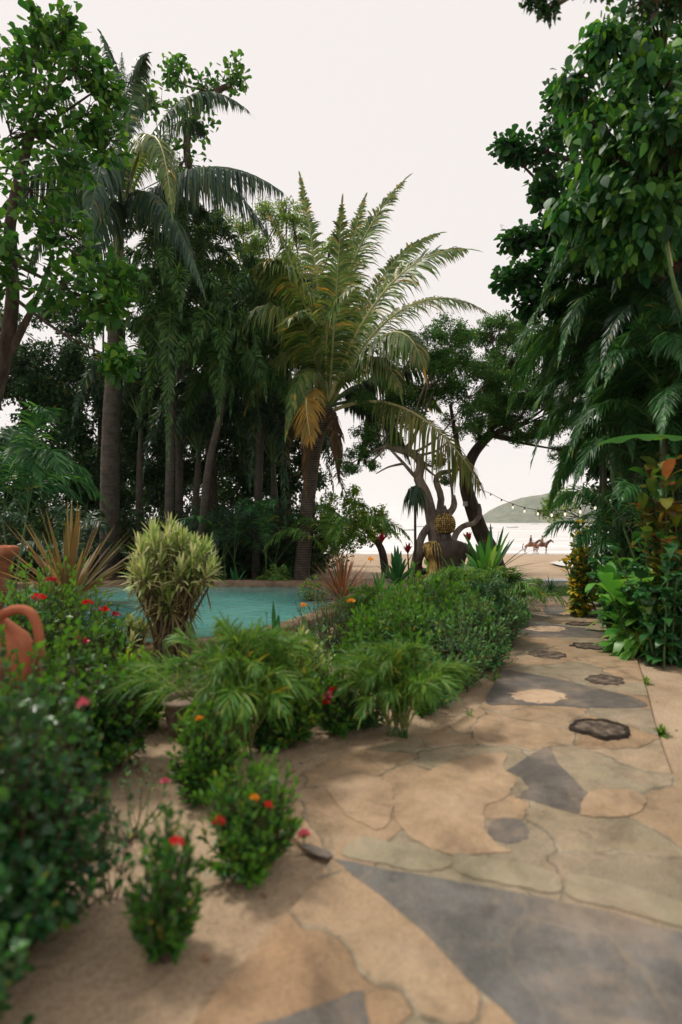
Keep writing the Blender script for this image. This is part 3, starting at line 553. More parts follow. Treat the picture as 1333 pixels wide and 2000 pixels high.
def shrub(name, label, cat, base, h, rad, mats, ntwig=60, leafL=.06, leafW=.024, group=None, lpt=16, prof=LEAF3, up=.45, start=.3, droop=.1, flowers=(), tips=True, ysc=1., fold=0., shape=1.0, stemr=.006, whorl=0):
    """base: ground point; twigs rise from it to an ellipsoid, leaves along each twig. flowers: [(point, radius, petal, mat)]"""
    r = rng_of(label); base = np.array(base, float)
    t = thing(name, label, cat, base, group)
    fo, st = MB(), MB()
    th = r.uniform(0, 2*PI, ntwig); rr_ = np.sqrt(r.uniform(0, 1, ntwig))
    dome = np.sqrt(np.maximum(0, 1-(rr_*.92)**2))
    tz = h*(.30+.70*dome)*np.where(r.random(ntwig) < .16, r.uniform(1.0, 1.18, ntwig), r.uniform(.66, 1.02, ntwig))*shape; rr_ = rr_*r.uniform(.8, 1.12, ntwig)
    low = r.random(ntwig) < .28
    tz = np.where(low, tz*r.uniform(.3, .75, ntwig), tz); rr_ = np.where(low, .65+.4*rr_, rr_)
    tip = base+np.stack([np.cos(th)*rr_*rad, np.sin(th)*rr_*rad*ysc, tz], -1)
    for i in range(ntwig):
        b0 = base+A(*(r.normal(size=2)*rad*.12), 0)
        mid = b0*.45+tip[i]*.55; mid[2] = b0[2]+(tip[i][2]-b0[2])*.42
        mid[:2] += r.normal(size=2)*rad*.08
        C = 2*mid-(b0+tip[i])/2
        tt = np.linspace(0, 1, 5)[:, None]; pts = (1-tt)**2*b0+2*tt*(1-tt)*C+tt**2*tip[i]
        tube(st, pts, np.linspace(stemr, stemr*.35, 5), 4, 0, False)
        k = lpt; u = np.sort(r.uniform(start, 1, k))[:, None]; u[-3:] = [[.95], [.98], [1]]
        pos = (1-u)**2*b0+2*u*(1-u)*C+u**2*tip[i]; T = norm(2*(1-u)*(C-b0)+2*u*(tip[i]-C))
        a = np.arange(k)*2.4+r.uniform(0, 6); rv = norm(np.cross(T, A(.3, .2, 1)+r.normal(size=3)*.1)); rw = np.cross(T, rv)
        rad_d = rv*np.cos(a)[:, None]+rw*np.sin(a)[:, None]
        D = norm(rad_d*(1-up)+T*up+r.normal(size=(k, 3))*.14); D[-3:] = norm(T[-3:]+rad_d[-3:]*.4)
        N = norm(T+r.normal(size=(k, 3))*.35)
        q_ = r.uniform(.55, 1.25, k); LL = leafL*q_*(1-.25*(u[:, 0] > .93)); WW = leafW*q_*r.uniform(.85, 1.2, k)
        nt_ = 5 if tips else 0
        s_ = slice(0, k-nt_) if nt_ else slice(0, k)
        leaves(fo, pos[s_], D[s_], N[s_], LL[s_], WW[s_], prof, droop, 0, fold)
        if nt_: leaves(fo, pos[k-nt_:], D[k-nt_:], N[k-nt_:], LL[k-nt_:], WW[k-nt_:], prof, droop*.5, 1, fold)
    st.build('stem', M_twig, t)
    fo.build('foliage', mats, t)
    for (c, fr, petal, fm) in flowers:
        fb = MB(); flower_heads(fb, np.array(c), fr, 26, r, petal); 
        tube(fb, [np.array(c)-Z*fr*1.6+A(*(r.normal(size=2)*.01), 0), np.array(c)], [.003, .004], 4, 1, False)
        fb.build('flower', [fm, M_stem], t)
    return t

def rosette(name, label, cat, base, n, L, W, mats, group=None, spread=1.0, droop=.35, lift=0., prof=STRAP, trunk=None, fold=.12, tmin=.05, extra=None, jit=.12):
    r = rng_of(label); base = np.array(base, float); t = thing(name, label, cat, base, group)
    mb = MB(); c = base+Z*lift
    th = np.arange(n)*2.399+r.normal(size=n)*.25; el = (tmin+(1-tmin)*(np.arange(n)+.5)/n)**.8
    ang = el*spread*PI/2*.95
    D = np.stack([np.cos(th)*np.sin(ang), np.sin(th)*np.sin(ang), np.cos(ang)], -1)+r.normal(size=(n, 3))*jit*.4
    N = np.stack([-np.cos(th)*np.cos(ang), -np.sin(th)*np.cos(ang), np.sin(ang)+.2], -1)
    q = n//2
    leaves(mb, c+norm(D)*L*.03+A(0, 0, .01), D, N, L*r.uniform(.72, 1.1, n), W*r.uniform(.8, 1.2, n), prof, droop*(.35+el)*r.uniform(.6, 1.3, n), 0, fold, True)
    if trunk: 
        tb = MB(); tube(tb, [base-Z*.05, base+Z*lift*.5+A(.02, .01, 0), c+Z*.02], [trunk, trunk*.9, trunk*.8], 7, 0); tb.build('trunk', M_bark, t)
    mb.build('leaf_rosette', mats, t)
    return t

def frond_geo(mb, a, mid, b_, n=60, ll=.5, lw=.03, phi=(35, 62), droop=.4, roll=0., ml=0, mr_=1, rw=.02, plum=0., start=.14, side=None, r=None, seg=BLADE, lift=.15, tipf=.35, keep=.96):
    a, mid, b_ = map(lambda q: np.array(q, float), (a, mid, b_))
    C = 2*mid-(a+b_)/2
    tt = np.linspace(0, 1, 14)[:, None]; pts = (1-tt)**2*a+2*tt*(1-tt)*C+tt**2*b_
    tube(mb, pts, np.linspace(rw, rw*.15, 14), 5, mr_, True)
    u = np.linspace(0, 1, n); t = (start+(1-start)*u)[:, None]
    pos = (1-t)**2*a+2*t*(1-t)*C+t**2*b_; T = norm(2*(1-t)*(C-a)+2*t*(b_-C))
    S0 = np.cross(mid-a, b_-mid)
    if side is not None: S0 = np.array(side, float)
    elif np.linalg.norm(S0) < 1e-3*np.linalg.norm(b_-a)**2: S0 = np.cross(b_-a, Z)
    S0 = norm(S0)[None]; S_ = norm(S0-(S0*T).sum(1, keepdims=True)*T); Nn = np.cross(S_, T)
    ref = mid-(a+b_)/2
    if (Nn.mean(0)@(ref if np.linalg.norm(ref) > 1e-3 else Z)) < 0: Nn = -Nn
    if roll:
        c_, s_ = math.cos(roll), math.sin(roll); S_, Nn = S_*c_+Nn*s_, Nn*c_-S_*s_
    prof = np.clip(np.sin(PI*(.10+.80*u))**.7, 0, 1)*(1-(1-tipf)*u**3)
    ph = np.radians(phi[0]+(phi[1]-phi[0])*u)[:, None]
    for sgn in (-1, 1):
        k = r.random(n) < keep
        bunch = np.repeat(r.normal(size=(n//4+1, 3)), 4, 0)[:n]*.04; D = sgn*S_*np.cos(ph)+T*np.sin(ph)+Nn*lift+r.normal(size=(n, 3))*.07+bunch
        if plum:
            an = r.normal(size=(n, 1))*plum; D = D*np.cos(an)+Nn*np.sin(an)*np.cos(ph)
        N = norm(Nn+r.normal(size=(n, 3))*(.18+plum*.6))
        leaves(mb, pos[k], D[k], N[k], (ll*prof*r.uniform(.78, 1.1, n))[k], (lw*r.uniform(.8, 1.15, n))[k], seg, (droop*r.uniform(.6, 1.3, n))[k], ml)
    leaves(mb, pos[-1:], T[-1:], Nn[-1:], ll*.45, lw, seg, droop*.3, ml)

def palm(name, label, cat, base, top, tr, mats, fronds, group=None, mt=None, shaft=None, n=60, ll=.5, lw=.03, droop=.4, bend=None, trunk_n=14, plum=0., phi=(35, 62), rw=.025, flare=1.3, rings=0.035):
    """fronds: list of dicts(mid, tip, + overrides)"""
    r = rng_of(label); base = np.array(base, float); top = np.array(top, float)
    t = thing(name, label, cat, base, group)
    if tr:
        tb = MB(); mids = [base-Z*.15, base+Z*.15]+(bend or [base*.5+top*.5])+[top]
        pts = smooth_path(mids, 110); k = len(pts); u = np.linspace(0, 1, k)
        rad = tr*(1+(flare-1)*np.exp(-u*9))*(1-.18*u)*(1+rings*np.where(np.arange(k) % 2 == 0, 1, -1)*r.uniform(.2, 1, k))
        tube(tb, pts, rad, 12, 0); tb.build('trunk', mt or M_ptrunk, t)
    heart = top.copy()
    if shaft:
        sl, sr = shaft; sb = MB(); d = norm(top-base)*.3+Z*.7; d = d/np.linalg.norm(d)
        pts = [top-d*.02, top+d*sl*.12, top+d*sl*.5, top+d*sl*.9, top+d*sl*1.1]; tube(sb, pts, [sr*.95, sr*1.15, sr, sr*.75, sr*.35], 10, 0); sb.build('crownshaft', M_shaft if shaft[1] > .07 else (mt if mt in (M_cane, M_caned) else M_caned), t)
        heart = top+d*sl*.95
    for i, f in enumerate(fronds):
        fb = MB(); kw = dict(n=n, ll=ll, lw=lw, droop=droop, plum=plum, phi=phi, rw=rw); kw.update({k: v for k, v in f.items() if k not in ('mid', 'tip', 'mats', 'a')})
        frond_geo(fb, f.get('a', heart+A(*(r.normal(size=3)*.03))), f['mid'], f['tip'], r=r, **kw)
        fb.build('frond', f.get('mats', mats), t)
    return t
def rnd_fronds(label, heart, n, L, el=(10, 80), arch=.25, fall=.6, az=None, fvar=0., **kw):
    """n fronds arching out of heart in all directions"""
    r = rng_of(label+'f'); out = []
    for i in range(n):
        fl_ = fall*(1+fvar*r.normal()) if fvar else fall; a = (az[i] if az is not None else i*2.399+r.normal()*.2); e = R(el[0]+(el[1]-el[0])*((i+.5)/n)+r.normal()*4)
        l = L*r.uniform(.85, 1.1); d = A(math.cos(a)*math.cos(e), math.sin(a)*math.cos(e), math.sin(e))
        mid = heart+d*l*.55+Z*l*arch*.3; tip = heart+d*l*.9+A(math.cos(a), math.sin(a), 0)*l*.15*math.sin(e)-Z*l*fl_*(1.0-.55*math.sin(e))
        out.append(dict(mid=mid, tip=tip, roll=r.normal()*.25, **kw))
    return out

def clumped(r, c, rad, n, k, sq=(1, 1, 1), sub=.38):
    """n points gathered in k clumps inside an ellipsoid"""
    q = randunit(r, k)*(r.uniform(.25, 1, (k, 1))**.5)*rad*.82
    ids = r.integers(0, k, n); p = q[ids]+randunit(r, n)*(r.uniform(0, 1, (n, 1))**.6)*rad*sub
    return c+p*np.array(sq), c+q*np.array(sq)

DM = 2.6
def tree(name, label, cat, base, fork, tr, blobs, mats, leafL, leafW, dens=1., group=None, bark=None, lpc=9, prof=LEAF3, hang=.0, limbs=None, trunk_pts=None, twig=True, sub=.38, upb=.25, clr=.09, kmul=1.0, depthsc=1.0):
    """blobs: (px, py, r_px, Y) lobes of the crown; each gets limbs, twigs and leaf clusters"""
    r = rng_of(label); base = np.array(base, float); fork = np.array(fork, float)
    t = thing(name, label, cat, base, group); tb = MB(); fo = MB()
    tp = smooth_path(trunk_pts if trunk_pts is not None else [base-Z*.2, base*.6+fork*.4+A(r.normal()*.1, r.normal()*.1, 0), fork], 24)
    tube(tb, tp, np.linspace(tr*1.25, tr*.62, len(tp)), 10, 0)
    for extra in (limbs or []): 
        ep = smooth_path(extra[0], 18); tube(tb, ep, np.linspace(extra[1], extra[2], len(ep)), 8, 0)
    for (px, py, rp, Y) in blobs:
        c = P(px, py, Y); rad = rp/FPX*Y
        src = tp[np.argmin(np.linalg.norm(tp-c, axis=1)+.5*np.maximum(0, tp[:, 2].max()-tp[:, 2]))]
        m1 = src*.5+c*.5+A(*(r.normal(size=3)*rad*.2))-Z*rad*.15
        bp_ = smooth_path([src, m1, c], 12); tube(tb, bp_, np.linspace(max(tr*.28, .018), max(tr*.08, .008), len(bp_)), 6, 0, False)
        area = 4*PI*rad**2; ncl = int(DM*dens*area/(leafL*1.9)**2*.55); ncl = max(30, min(ncl, 4000)); kk = max(5, int(9*kmul))
        pts, subc = clumped(r, c, rad, ncl, kk, (1, depthsc, .85), sub)
        if twig:
            for s_ in subc: tube(tb, smooth_path([c+(bp_[-3]-c)*.5, (c+s_)/2+A(*(r.normal(size=3)*rad*.1)), s_], 6), np.linspace(max(tr*.09, .008), .004, 6), 4, 0, False)
        k = lpc; pp = np.repeat(pts, k, 0)+r.normal(size=(ncl*k, 3))*leafL*clr*6
        out = norm(pp-c); D = norm(randunit(r, ncl*k)*.9+out*.5+Z*(upb-hang*1.6))
        N = norm(randunit(r, ncl*k)*.6+Z*.8*(1-hang)+out*.35)
        q_ = r.uniform(.55, 1.3, len(pp)); leaves(fo, pp, D, N, leafL*q_, leafW*q_*r.uniform(.85, 1.15, len(pp)), prof, .15+hang*.3, 0)
    tb.build('trunk', bark or M_bark, t); fo.build('crown', mats, t)
    return t
#PLANTS
def B(px, Y):
    p = P(px, HZ, Y); p[2] = float(ground_z(p[0], Y)); return p
def FR(mid, tip, Y, dm=0., dt=0., **kw):
    return dict(mid=P(mid[0], mid[1], Y+dm), tip=P(tip[0], tip[1], Y+dt), **kw)

# ---- royal palm on the left
Yr = 15.
heartR = P(243, 440, Yr)
fr = [FR((234, 215), (200, 70), Yr, .3, .2, ll=.7, side=(1, .2, 0), droop=1.1), FR((256, 205), (288, 105), Yr, -.4, -.9, ll=.7, side=(1, .1, 0), droop=1.1), FR((235, 250), (238, 110), Yr, .9, 1.4, ll=.7, side=(1, -.3, 0), droop=1.1), FR((345, 205), (484, 215), Yr, .3, .5, roll=.5, ll=.75, droop=1.1),
      FR((385, 330), (552, 375), Yr, -.6, -1.2, roll=.3, ll=1.0, droop=1.3), FR((400, 345), (530, 470), Yr, .7, 1.2, roll=.3, ll=.95, droop=1.2), FR((140, 325), (10, 400), Yr, -.4, -.6, roll=.3, ll=1., droop=1.3),
      FR((150, 350), (60, 520), Yr, .8, 1.2, ll=.9, droop=1.2), FR((292, 268), (335, 400), Yr, -1.8, -2.9, ll=.8, droop=1.0, mats=[L_coco, M_rachy]), FR((215, 290), (170, 470), Yr, -2.0, -3.2, ll=.85, droop=1.1),
      FR((160, 230), (80, 170), Yr, .8, 1.2, ll=.75, droop=.9), FR((330, 250), (400, 260), Yr, 1.8, 3., ll=.8, droop=1.), FR((300, 380), (395, 560), Yr, -1.0, -1.6, ll=.75, droop=1.2),
      FR((180, 270), (110, 300), Yr, -1.5, -2.6, ll=.85, droop=1.1), FR((255, 250), (300, 190), Yr, 1.5, 2.4, ll=.7, droop=.9), FR((215, 400), (150, 560), Yr, -.9, -1.4, ll=.7, droop=1.2)]
palm('royal_palm', 'tallest palm at the left with a grey ringed trunk and green upper shaft', 'palm tree', B(214, Yr), P(230, 625, Yr), .27, [L_royal, M_cane], fr,
     bend=[P(216, 900, Yr), P(222, 760, Yr)], shaft=(P(0, 430, Yr)[2]-P(0, 625, Yr)[2], .155), n=125, ll=1.0, lw=.055, droop=1.0, rw=.05, phi=(15, 45))

# ---- coconut palm in the middle
Yc = 15.
fr = [FR((620, 560), (588, 350), Yc, .3, .8, side=(1, .2, .3), ll=.85), FR((655, 600), (668, 405), Yc, -.5, -.7, side=(1, 0, 0), ll=1.05), FR((672, 560), (712, 390), Yc, .6, 1.3, side=(1, .1, -.3), ll=.9),
      FR((678, 545), (786, 356), Yc, .2, .3, roll=1.1, ll=1.1), FR((755, 565), (908, 486), Yc, -.6, -1.0, roll=.8, ll=1.1, mats=[L_coco, M_rachy]), FR((735, 560), (856, 456), Yc, .6, 1., roll=1.2, ll=.7),
      FR((795, 600), (955, 612), Yc, .9, 1.5, roll=.6, ll=1.05, mats=[L_coco, M_rachy]), FR((752, 655), (826, 712), Yc, -1.8, -2.6, ll=.95, roll=.4, droop=.8, mats=[L_coco, M_rachy]), FR((790, 720), (985, 712), Yc, .2, .2, ll=.85, droop=.9, mats=[L_royal, M_cane]),
      FR((555, 610), (455, 650), Yc, -.9, -1.4, ll=1.1, droop=.9, mats=[L_coco, M_rachy]), FR((585, 570), (500, 520), Yc, -1.1, -1.8, ll=1.05, droop=.8, roll=.5), FR((560, 600), (470, 500), Yc, .8, 1.4, roll=.8, ll=.8), FR((585, 560), (530, 430), Yc, 1.0, 1.8, roll=1.0, ll=.8),
      FR((560, 690), (480, 800), Yc, -.5, -.7, ll=.85, droop=1.), FR((600, 720), (560, 840), Yc, -1.3, -2., ll=.6, droop=1., mats=[L_coco, M_cane]),
      FR((606, 830), (598, 960), Yc, -.4, -.5, ll=.45, droop=1.2, mats=[L_dryf, M_twig], n=50), FR((655, 830), (662, 930), Yc, -.3, -.35, ll=.4, droop=1.2, mats=[L_dryf, M_twig], n=46), FR((585, 800), (560, 905), Yc, .3, .5, ll=.45, droop=1.2, mats=[L_dryf, M_twig], n=50),
      FR((735, 800), (800, 900), Yc, .4, .7, ll=.65, droop=1., mats=[L_royal, M_cane]), FR((700, 660), (735, 640), Yc, 2., 3.4, ll=.85, droop=.7), FR((625, 620), (600, 560), Yc, 2., 3.4, ll=.85, droop=.7),
      FR((720, 760), (700, 900), Yc, .8, 1.2, ll=.6, droop=1.1, mats=[L_royal, M_cane]),
      dict(mid=P(602, 764, Yc-1.5), tip=P(606, 850, Yc-2.3), ll=.75, droop=.55, roll=.15, mats=[L_cocoy, M_rachy], phi=(10, 55), lw=.055, n=44, lift=0., start=.28, tipf=.7),
      dict(mid=P(795, 800, Yc-1.6), tip=P(935, 940, Yc-2.3), ll=.85, droop=1.15, roll=.25, mats=[L_cocom, M_rachy], phi=(15, 45), lw=.045, n=80, start=.30, tipf=.7, a=P(655, 800, Yc-.2)),
       FR((545, 660), (455, 700), Yc, .9, 1.5, roll=.4, ll=.9), FR((700, 640), (770, 520), Yc, 1.6, 2.6, roll=.9, ll=.8),
      FR((640, 640), (690, 560), Yc, -1.6, -3.0, roll=.6, ll=.9, mats=[L_coco, M_rachy]), FR((600, 650), (570, 620), Yc, -1.8, -3.0, roll=.4, ll=.9), FR((720, 700), (780, 760), Yc, -1.2, -2.0, roll=.3, ll=.85, droop=.8), FR((760, 740), (860, 800), Yc, .9, 1.5, ll=.8, droop=.9)]
palm('coconut_palm', 'big coconut palm in the middle with backlit upright fronds and one folded orange-brown frond', 'palm tree', B(590, Yc), P(640, 795, Yc), .20, [L_coco, M_rach], fr,
     mt=M_ctrunk, bend=[P(600, 1000, Yc), P(612, 900, Yc), P(622, 850, Yc)], n=130, ll=1.12, lw=.058, droop=.55, rw=.055, flare=1.8, phi=(20, 58))
# ---- dark foxtail palms left of the middle
def fox(label, basepx, toppx, toppy, Y, tr, L, seed, bend=None, nf=19, sh=1.0, el=(-5, 82), ll=.46, mats=None):
    top = P(toppx, toppy, Y); heart = top+Z*sh
    palm('foxtail_palm', label, 'palm tree', B(basepx, Y), top, tr, mats or [L_fox, M_cane], rnd_fronds(label+str(seed), heart, nf, L*.82, el, arch=1.0, fall=.55, fvar=.45), bend=bend, shaft=(sh*.8, min(tr*1.1, .069)),
         n=150, ll=ll, lw=.045, droop=.45, plum=.95, rw=.03, phi=(25, 55), group='slender palms behind the pool')
fox('slender palm whose straight grey trunk rises just left of the variegated shrub', 328, 336, 742, 14.3, .125, 3.0, 1, sh=.6, nf=24, mats=[L_foxb, M_cane])
fox('leaning thin palm whose pale trunk rises right behind the variegated shrub', 390, 434, 800, 14.0, .10, 2.5, 2, bend=[P(405, 930, 14.)], sh=.45, nf=24, mats=[L_foxb, M_cane])
fox('dark slender palm between the leaning palm and the coconut palm', 500, 512, 745, 15.6, .12, 3.0, 3, sh=.7, nf=22)
fox('short dark palm standing behind the straight slender palm', 372, 388, 905, 16.5, .11, 2.6, 4, sh=.4, nf=20, mats=[L_royal, M_cane])
fox('dark palm low beside the coconut palm trunk', 548, 535, 945, 16.6, .12, 2.9, 5, sh=.9, nf=20, mats=[L_royal, M_cane])
fox('dark palm behind the royal palm trunk', 270, 275, 880, 17.5, .13, 2.9, 6, sh=1.2, nf=20, mats=[L_royal, M_cane])
fox('tallest of the slender palms, its feathery top rising right of the royal palm', 350, 352, 640, 16.8, .13, 3.1, 7, sh=1.3, nf=20)

# ---- areca clumps
def areca(label, base, n, L, mats, group, tilt=(25, 75), canes=3, ll=.35, lw=.022, arch=.55, fall=.45, nn=44, caneh=.3, spread=.12, cat='palm', name='areca_palm', az=None, droop=.5, r0=.011, phi=(25, 55), plum=.25):
    r = rng_of(label); t = thing(name, label, cat, base, group)
    heads = [np.array(base)+A(r.normal()*spread, r.normal()*spread, 0) for _ in range(canes)]
    tops = [h+A(r.normal()*.25*caneh, r.normal()*.25*caneh, caneh*r.uniform(.7, 1.1)) for h in heads]
    for h, tp_ in zip(heads, tops):
        cb = MB(); tube(cb, [h-Z*.05, (h+tp_)/2, tp_], [r0*2.4, r0*2.1, r0*1.4], 7, 0); cb.build('cane', M_cane, t)
    for i in range(n):
        hp = tops[i % canes]; 
        f = rnd_fronds(label+str(i), hp, 1, L, tilt, arch, fall, az=[(az[i % len(az)] if az is not None else i*2.399)+r.normal()*.3])[0]
        e = R(r.uniform(*tilt)); a = (az[i % len(az)] if az is not None else i*2.399)+r.normal()*.25; l = L*r.uniform(.75, 1.1)
        d = A(math.cos(a)*math.cos(e), math.sin(a)*math.cos(e), math.sin(e)); mid = hp+d*l*.55+Z*l*arch*.12; tip = hp+d*l*.88-Z*l*fall*(1.05-.6*math.sin(e))+A(math.cos(a), math.sin(a), 0)*l*.12
        fb = MB(); frond_geo(fb, hp, mid, tip, nn, ll, lw, phi, droop, r.normal()*.3, rw=r0, r=r, start=.16, plum=plum); fb.build('frond', mats, t)
    return t
areca('glossy areca palm at the left edge behind the bronze spiky plant', B(-60, 9.3), 18, 2.6, [L_areca, M_cane], None, (20, 80), 5, .62, .04, nn=60, caneh=1.5, spread=.5, az=[0, .5, 1., -.4, -.9, 1.8, 2.8, -2, 4.4])
areca('low dark palm in the shade at the foot of the royal palm', B(110, 13.2), 12, 1.9, [L_royal, M_cane], None, (20, 75), 4, .45, .035, nn=50, caneh=.5, spread=.3)
areca('green palm leaning out right of the coconut palm trunk', B(655, 14.3), 11, 2.3, [L_arecal, M_cane], None, (25, 80), 4, .5, .035, nn=50, caneh=.5, spread=.25)
areca('shaded palm clump at the foot of the coconut palm', B(520, 14.6), 12, 2.3, [L_areca, M_cane], None, (30, 85), 4, .5, .035, nn=50, caneh=.5, spread=.4)
areca('dark palm clump at the middle of the far pool edge', B(430, 15.0), 12, 2.2, [L_royal, M_cane], None, (30, 85), 4, .5, .035, nn=50, caneh=.5, spread=.4)
areca('bright small palm on the far rim of the pool', B(543, 12.95), 13, .62, [L_arecal, M_rach], None, (15, 75), 3, .19, .02, nn=26, caneh=.06, spread=.05, r0=.006)
areca('young areca palm with long blond-tipped leaves beside the old pot', G(468, 1478), 56, .95, [L_arecal, M_rach], 'young areca palms in the left bed', (44, 90), 6, .26, .0085, nn=46, caneh=.07, spread=.06, r0=.006, arch=.5, fall=.36, droop=.3, phi=(48, 74), plum=.6)
areca('young areca palm with a pale tuft hanging over the edge of the paving', G(772, 1438), 50, .74, [L_arecal, M_rach], 'young areca palms in the left bed', (42, 90), 6, .24, .0085, nn=46, caneh=.06, spread=.05, r0=.006, arch=.5, fall=.36, droop=.35, phi=(48, 74), plum=.6)
areca('young areca palm at the far end of the hedge, leaning over the path', G(958, 1262), 24, .7, [L_areca, M_rach], 'young areca palms in the left bed', (35, 85), 5, .22, .013, nn=34, caneh=.3, spread=.08, r0=.006)
areca('light green areca palm at the corner of hedge and lawn', G(985, 1205), 22, .85, [L_arecal, M_rach], 'young areca palms in the left bed', (25, 80), 5, .26, .015, nn=36, caneh=.25, spread=.1, r0=.007)
areca('young areca palm poking out of the top of the hedge', G(890, 1245), 20, .75, [L_arecal, M_rach], 'young areca palms in the left bed', (45, 85), 4, .24, .014, nn=32, caneh=.4, spread=.08, r0=.007)

areca('arching palm clump filling the shade behind the yellow croton', B(1290, 9.4), 20, 1.1, [L_areca, M_cane], 'palm clumps in the right-hand bed', (25, 80), 6, .36, .022, nn=60, caneh=.9, spread=.35)
areca('arching palm clump between the ginger and the tall red croton', B(1315, 7.7), 20, 1.25, [L_areca, M_cane], 'palm clumps in the right-hand bed', (25, 80), 6, .34, .02, nn=60, caneh=1.0, spread=.3)
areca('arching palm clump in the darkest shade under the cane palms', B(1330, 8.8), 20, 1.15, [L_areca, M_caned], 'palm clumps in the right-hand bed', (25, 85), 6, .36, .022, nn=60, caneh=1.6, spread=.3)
areca('palm clump at the right edge under the banana leaf', B(1370, 7.0), 20, 1.7, [L_areca, M_caned], 'palm clumps in the right-hand bed', (25, 85), 6, .34, .02, nn=60, caneh=1.4, spread=.3)
areca('dark green young areca palm in the loose front of the hedge', G(838, 1335), 22, .62, [L_areca, M_rach], 'young areca palms in the left bed', (35, 88), 5, .24, .011, nn=36, caneh=.12, spread=.06, r0=.006, fall=.4)
areca('small fresh green areca palm between hedge and rust plant', G(725, 1270), 20, .65, [L_arecal, M_rach], 'young areca palms in the left bed', (40, 88), 5, .24, .011, nn=36, caneh=.25, spread=.06, r0=.006, fall=.4)
# ---- right-hand palms
def rpalm(label, bpx, Y, tpx, tpy, L, nf, ll=.36, lw=.021, tr=.04, el=(0, 80), az=None, mats=None, sh=.9, bend=None, droop=.45, fall=.34, arch=.7, n=125, cm=None):
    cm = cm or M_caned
    nf = int(nf*1.5); az = None if az is None else [az[i % len(az)]+.13*(i//len(az)) for i in range(nf)]
    top = P(tpx, tpy, Y)
    palm('cane_palm', label, 'palm tree', B(bpx, Y), top, tr, mats or [L_areca, M_cane], rnd_fronds(label, top+Z*sh, nf, L, el, arch=arch, fall=fall, az=az), bend=bend, mt=cm, shaft=(sh, tr*1.05), n=n, ll=ll, lw=lw, droop=droop, rw=.018, phi=(20, 58), plum=.15, group='cane palms on the right')
rpalm('cane palm with a bright green stem above the yellow croton', 1206, 8.6, 1203, 945, 1.5, 15, az=[3.1, 2.6, 3.8, 4.4, 2.1, 5.2, .2, 3.4, 1.2, 2.9, 4., 4.9, 5.8, 3.3, 1.7], fall=.42, tr=.06, cm=M_cane)
rpalm('dark cane palm whose fronds droop toward the string lights', 1262, 8.2, 1255, 800, 1.9, 16, az=[3.1, 2.7, 3.7, 4.3, 2.3, 5., .3, 3.3, 1.2, 2.9, 3.9, 4.7, 5.8, 3.5, 1.7, 3.0])
rpalm('cane palm with fine dark fans under the climbing vine', 1300, 7.4, 1290, 640, 1.75, 16, az=[3.1, 2.7, 3.7, 4.3, 2.3, 5., .3, 3.3, 1.2, 2.9, 3.9, 4.7, 5.8, 3.5, 1.7, 3.0])
rpalm('cane palm at the right edge with yellow-green upper fronds', 1440, 6.6, 1425, 480, 1.15, 11, az=[3.1, 2.7, 3.7, 4.3, 2.3, 5., .3, 3.3, 1.2, 2.9, 3.9, 4.7, 5.8, 3.5], mats=[L_arecal, M_cane], )
rpalm('cane palm in deep shade behind the red croton', 1345, 7.6, 1340, 830, 2.0, 15, mats=[L_royal, M_cane])
rpalm('dark cane palm farthest back on the right', 1160, 10.8, 1180, 860, 1.1, 14, mats=[L_royal, M_cane])
rpalm('tall cane palm between the almond branches and the vine', 1230, 9.6, 1228, 640, 1.9, 15, az=[3.1, 2.7, 3.7, 4.3, 2.3, 5., .3, 3.3, 1.2, 2.9, 3.9, 4.7, 5.8, 3.5, 1.7])
rpalm('low cane palm arching over the turn of the path', 1290, 7.0, 1296, 905, 1.05, 13, ll=.5, mats=[L_areca, M_cane])

rpalm('short cane palm with drooping fans just right of the hill', 1185, 11., 1182, 960, .95, 14, sh=.5, az=[3.1, 2.6, 3.8, 4.4, 2.1, 5.2, .2, 3.4], fall=.42)
rpalm('short dark cane palm behind the spilling ginger', 1290, 8.0, 1288, 1000, 1.7, 14, sh=.5, fall=.4)
rpalm('cane palm with wide dark fans beneath the almond tiers', 1185, 9.0, 1178, 800, 1.8, 15, sh=.6, fall=.4)
rpalm('dark cane palm filling the corner under the banana leaf', 1330, 7.2, 1322, 960, 1.8, 14, sh=.5, fall=.4)
# ---- broadleaf trees
AL = [(0, .1), (.3, .45), (.62, .9), (.85, .9), (1, .25)]
tree('almond_tree', 'sea almond tree at the left edge with big round leaves against the sky', 'tree', B(-90, 9.), P(-30, 640, 9.), .12,
     [(60, 110, 45, 9.), (125, 60, 34, 9.), (80, 70, 28, 9.2), (150, 130, 40, 8.8), (180, 215, 62, 9.), (90, 200, 62, 8.6), (20, 260, 78, 8.8), (130, 300, 62, 8.6), (215, 270, 45, 9.2), (60, 380, 75, 8.4), (10, 150, 42, 9.), (150, 470, 62, 8.3), (40, 500, 78, 8.2), (130, 560, 62, 8.), (205, 600, 42, 7.8), (-60, 280, 60, 9.), (-70, 420, 90, 8.5), (-40, 560, 80, 8.), (232, 705, 20, 7.8), (205, 165, 28, 9.), (215, 545, 38, 7.9)],
     L_almond, .17, .095, dens=.36, lpc=7, prof=AL, trunk_pts=[B(-90, 9.), P(-50, 900, 9.), P(2, 730, 9.), P(25, 580, 9.), P(20, 440, 9.), P(60, 260, 9.)], limbs=[([P(5, 720, 9.), P(45, 640, 9.), P(70, 590, 9.), P(105, 500, 9)], .07, .03), ([P(-10, 800, 9.), P(-20, 650, 8.6), P(-60, 450, 8.6)], .1, .03)], sub=.33, kmul=1.3)
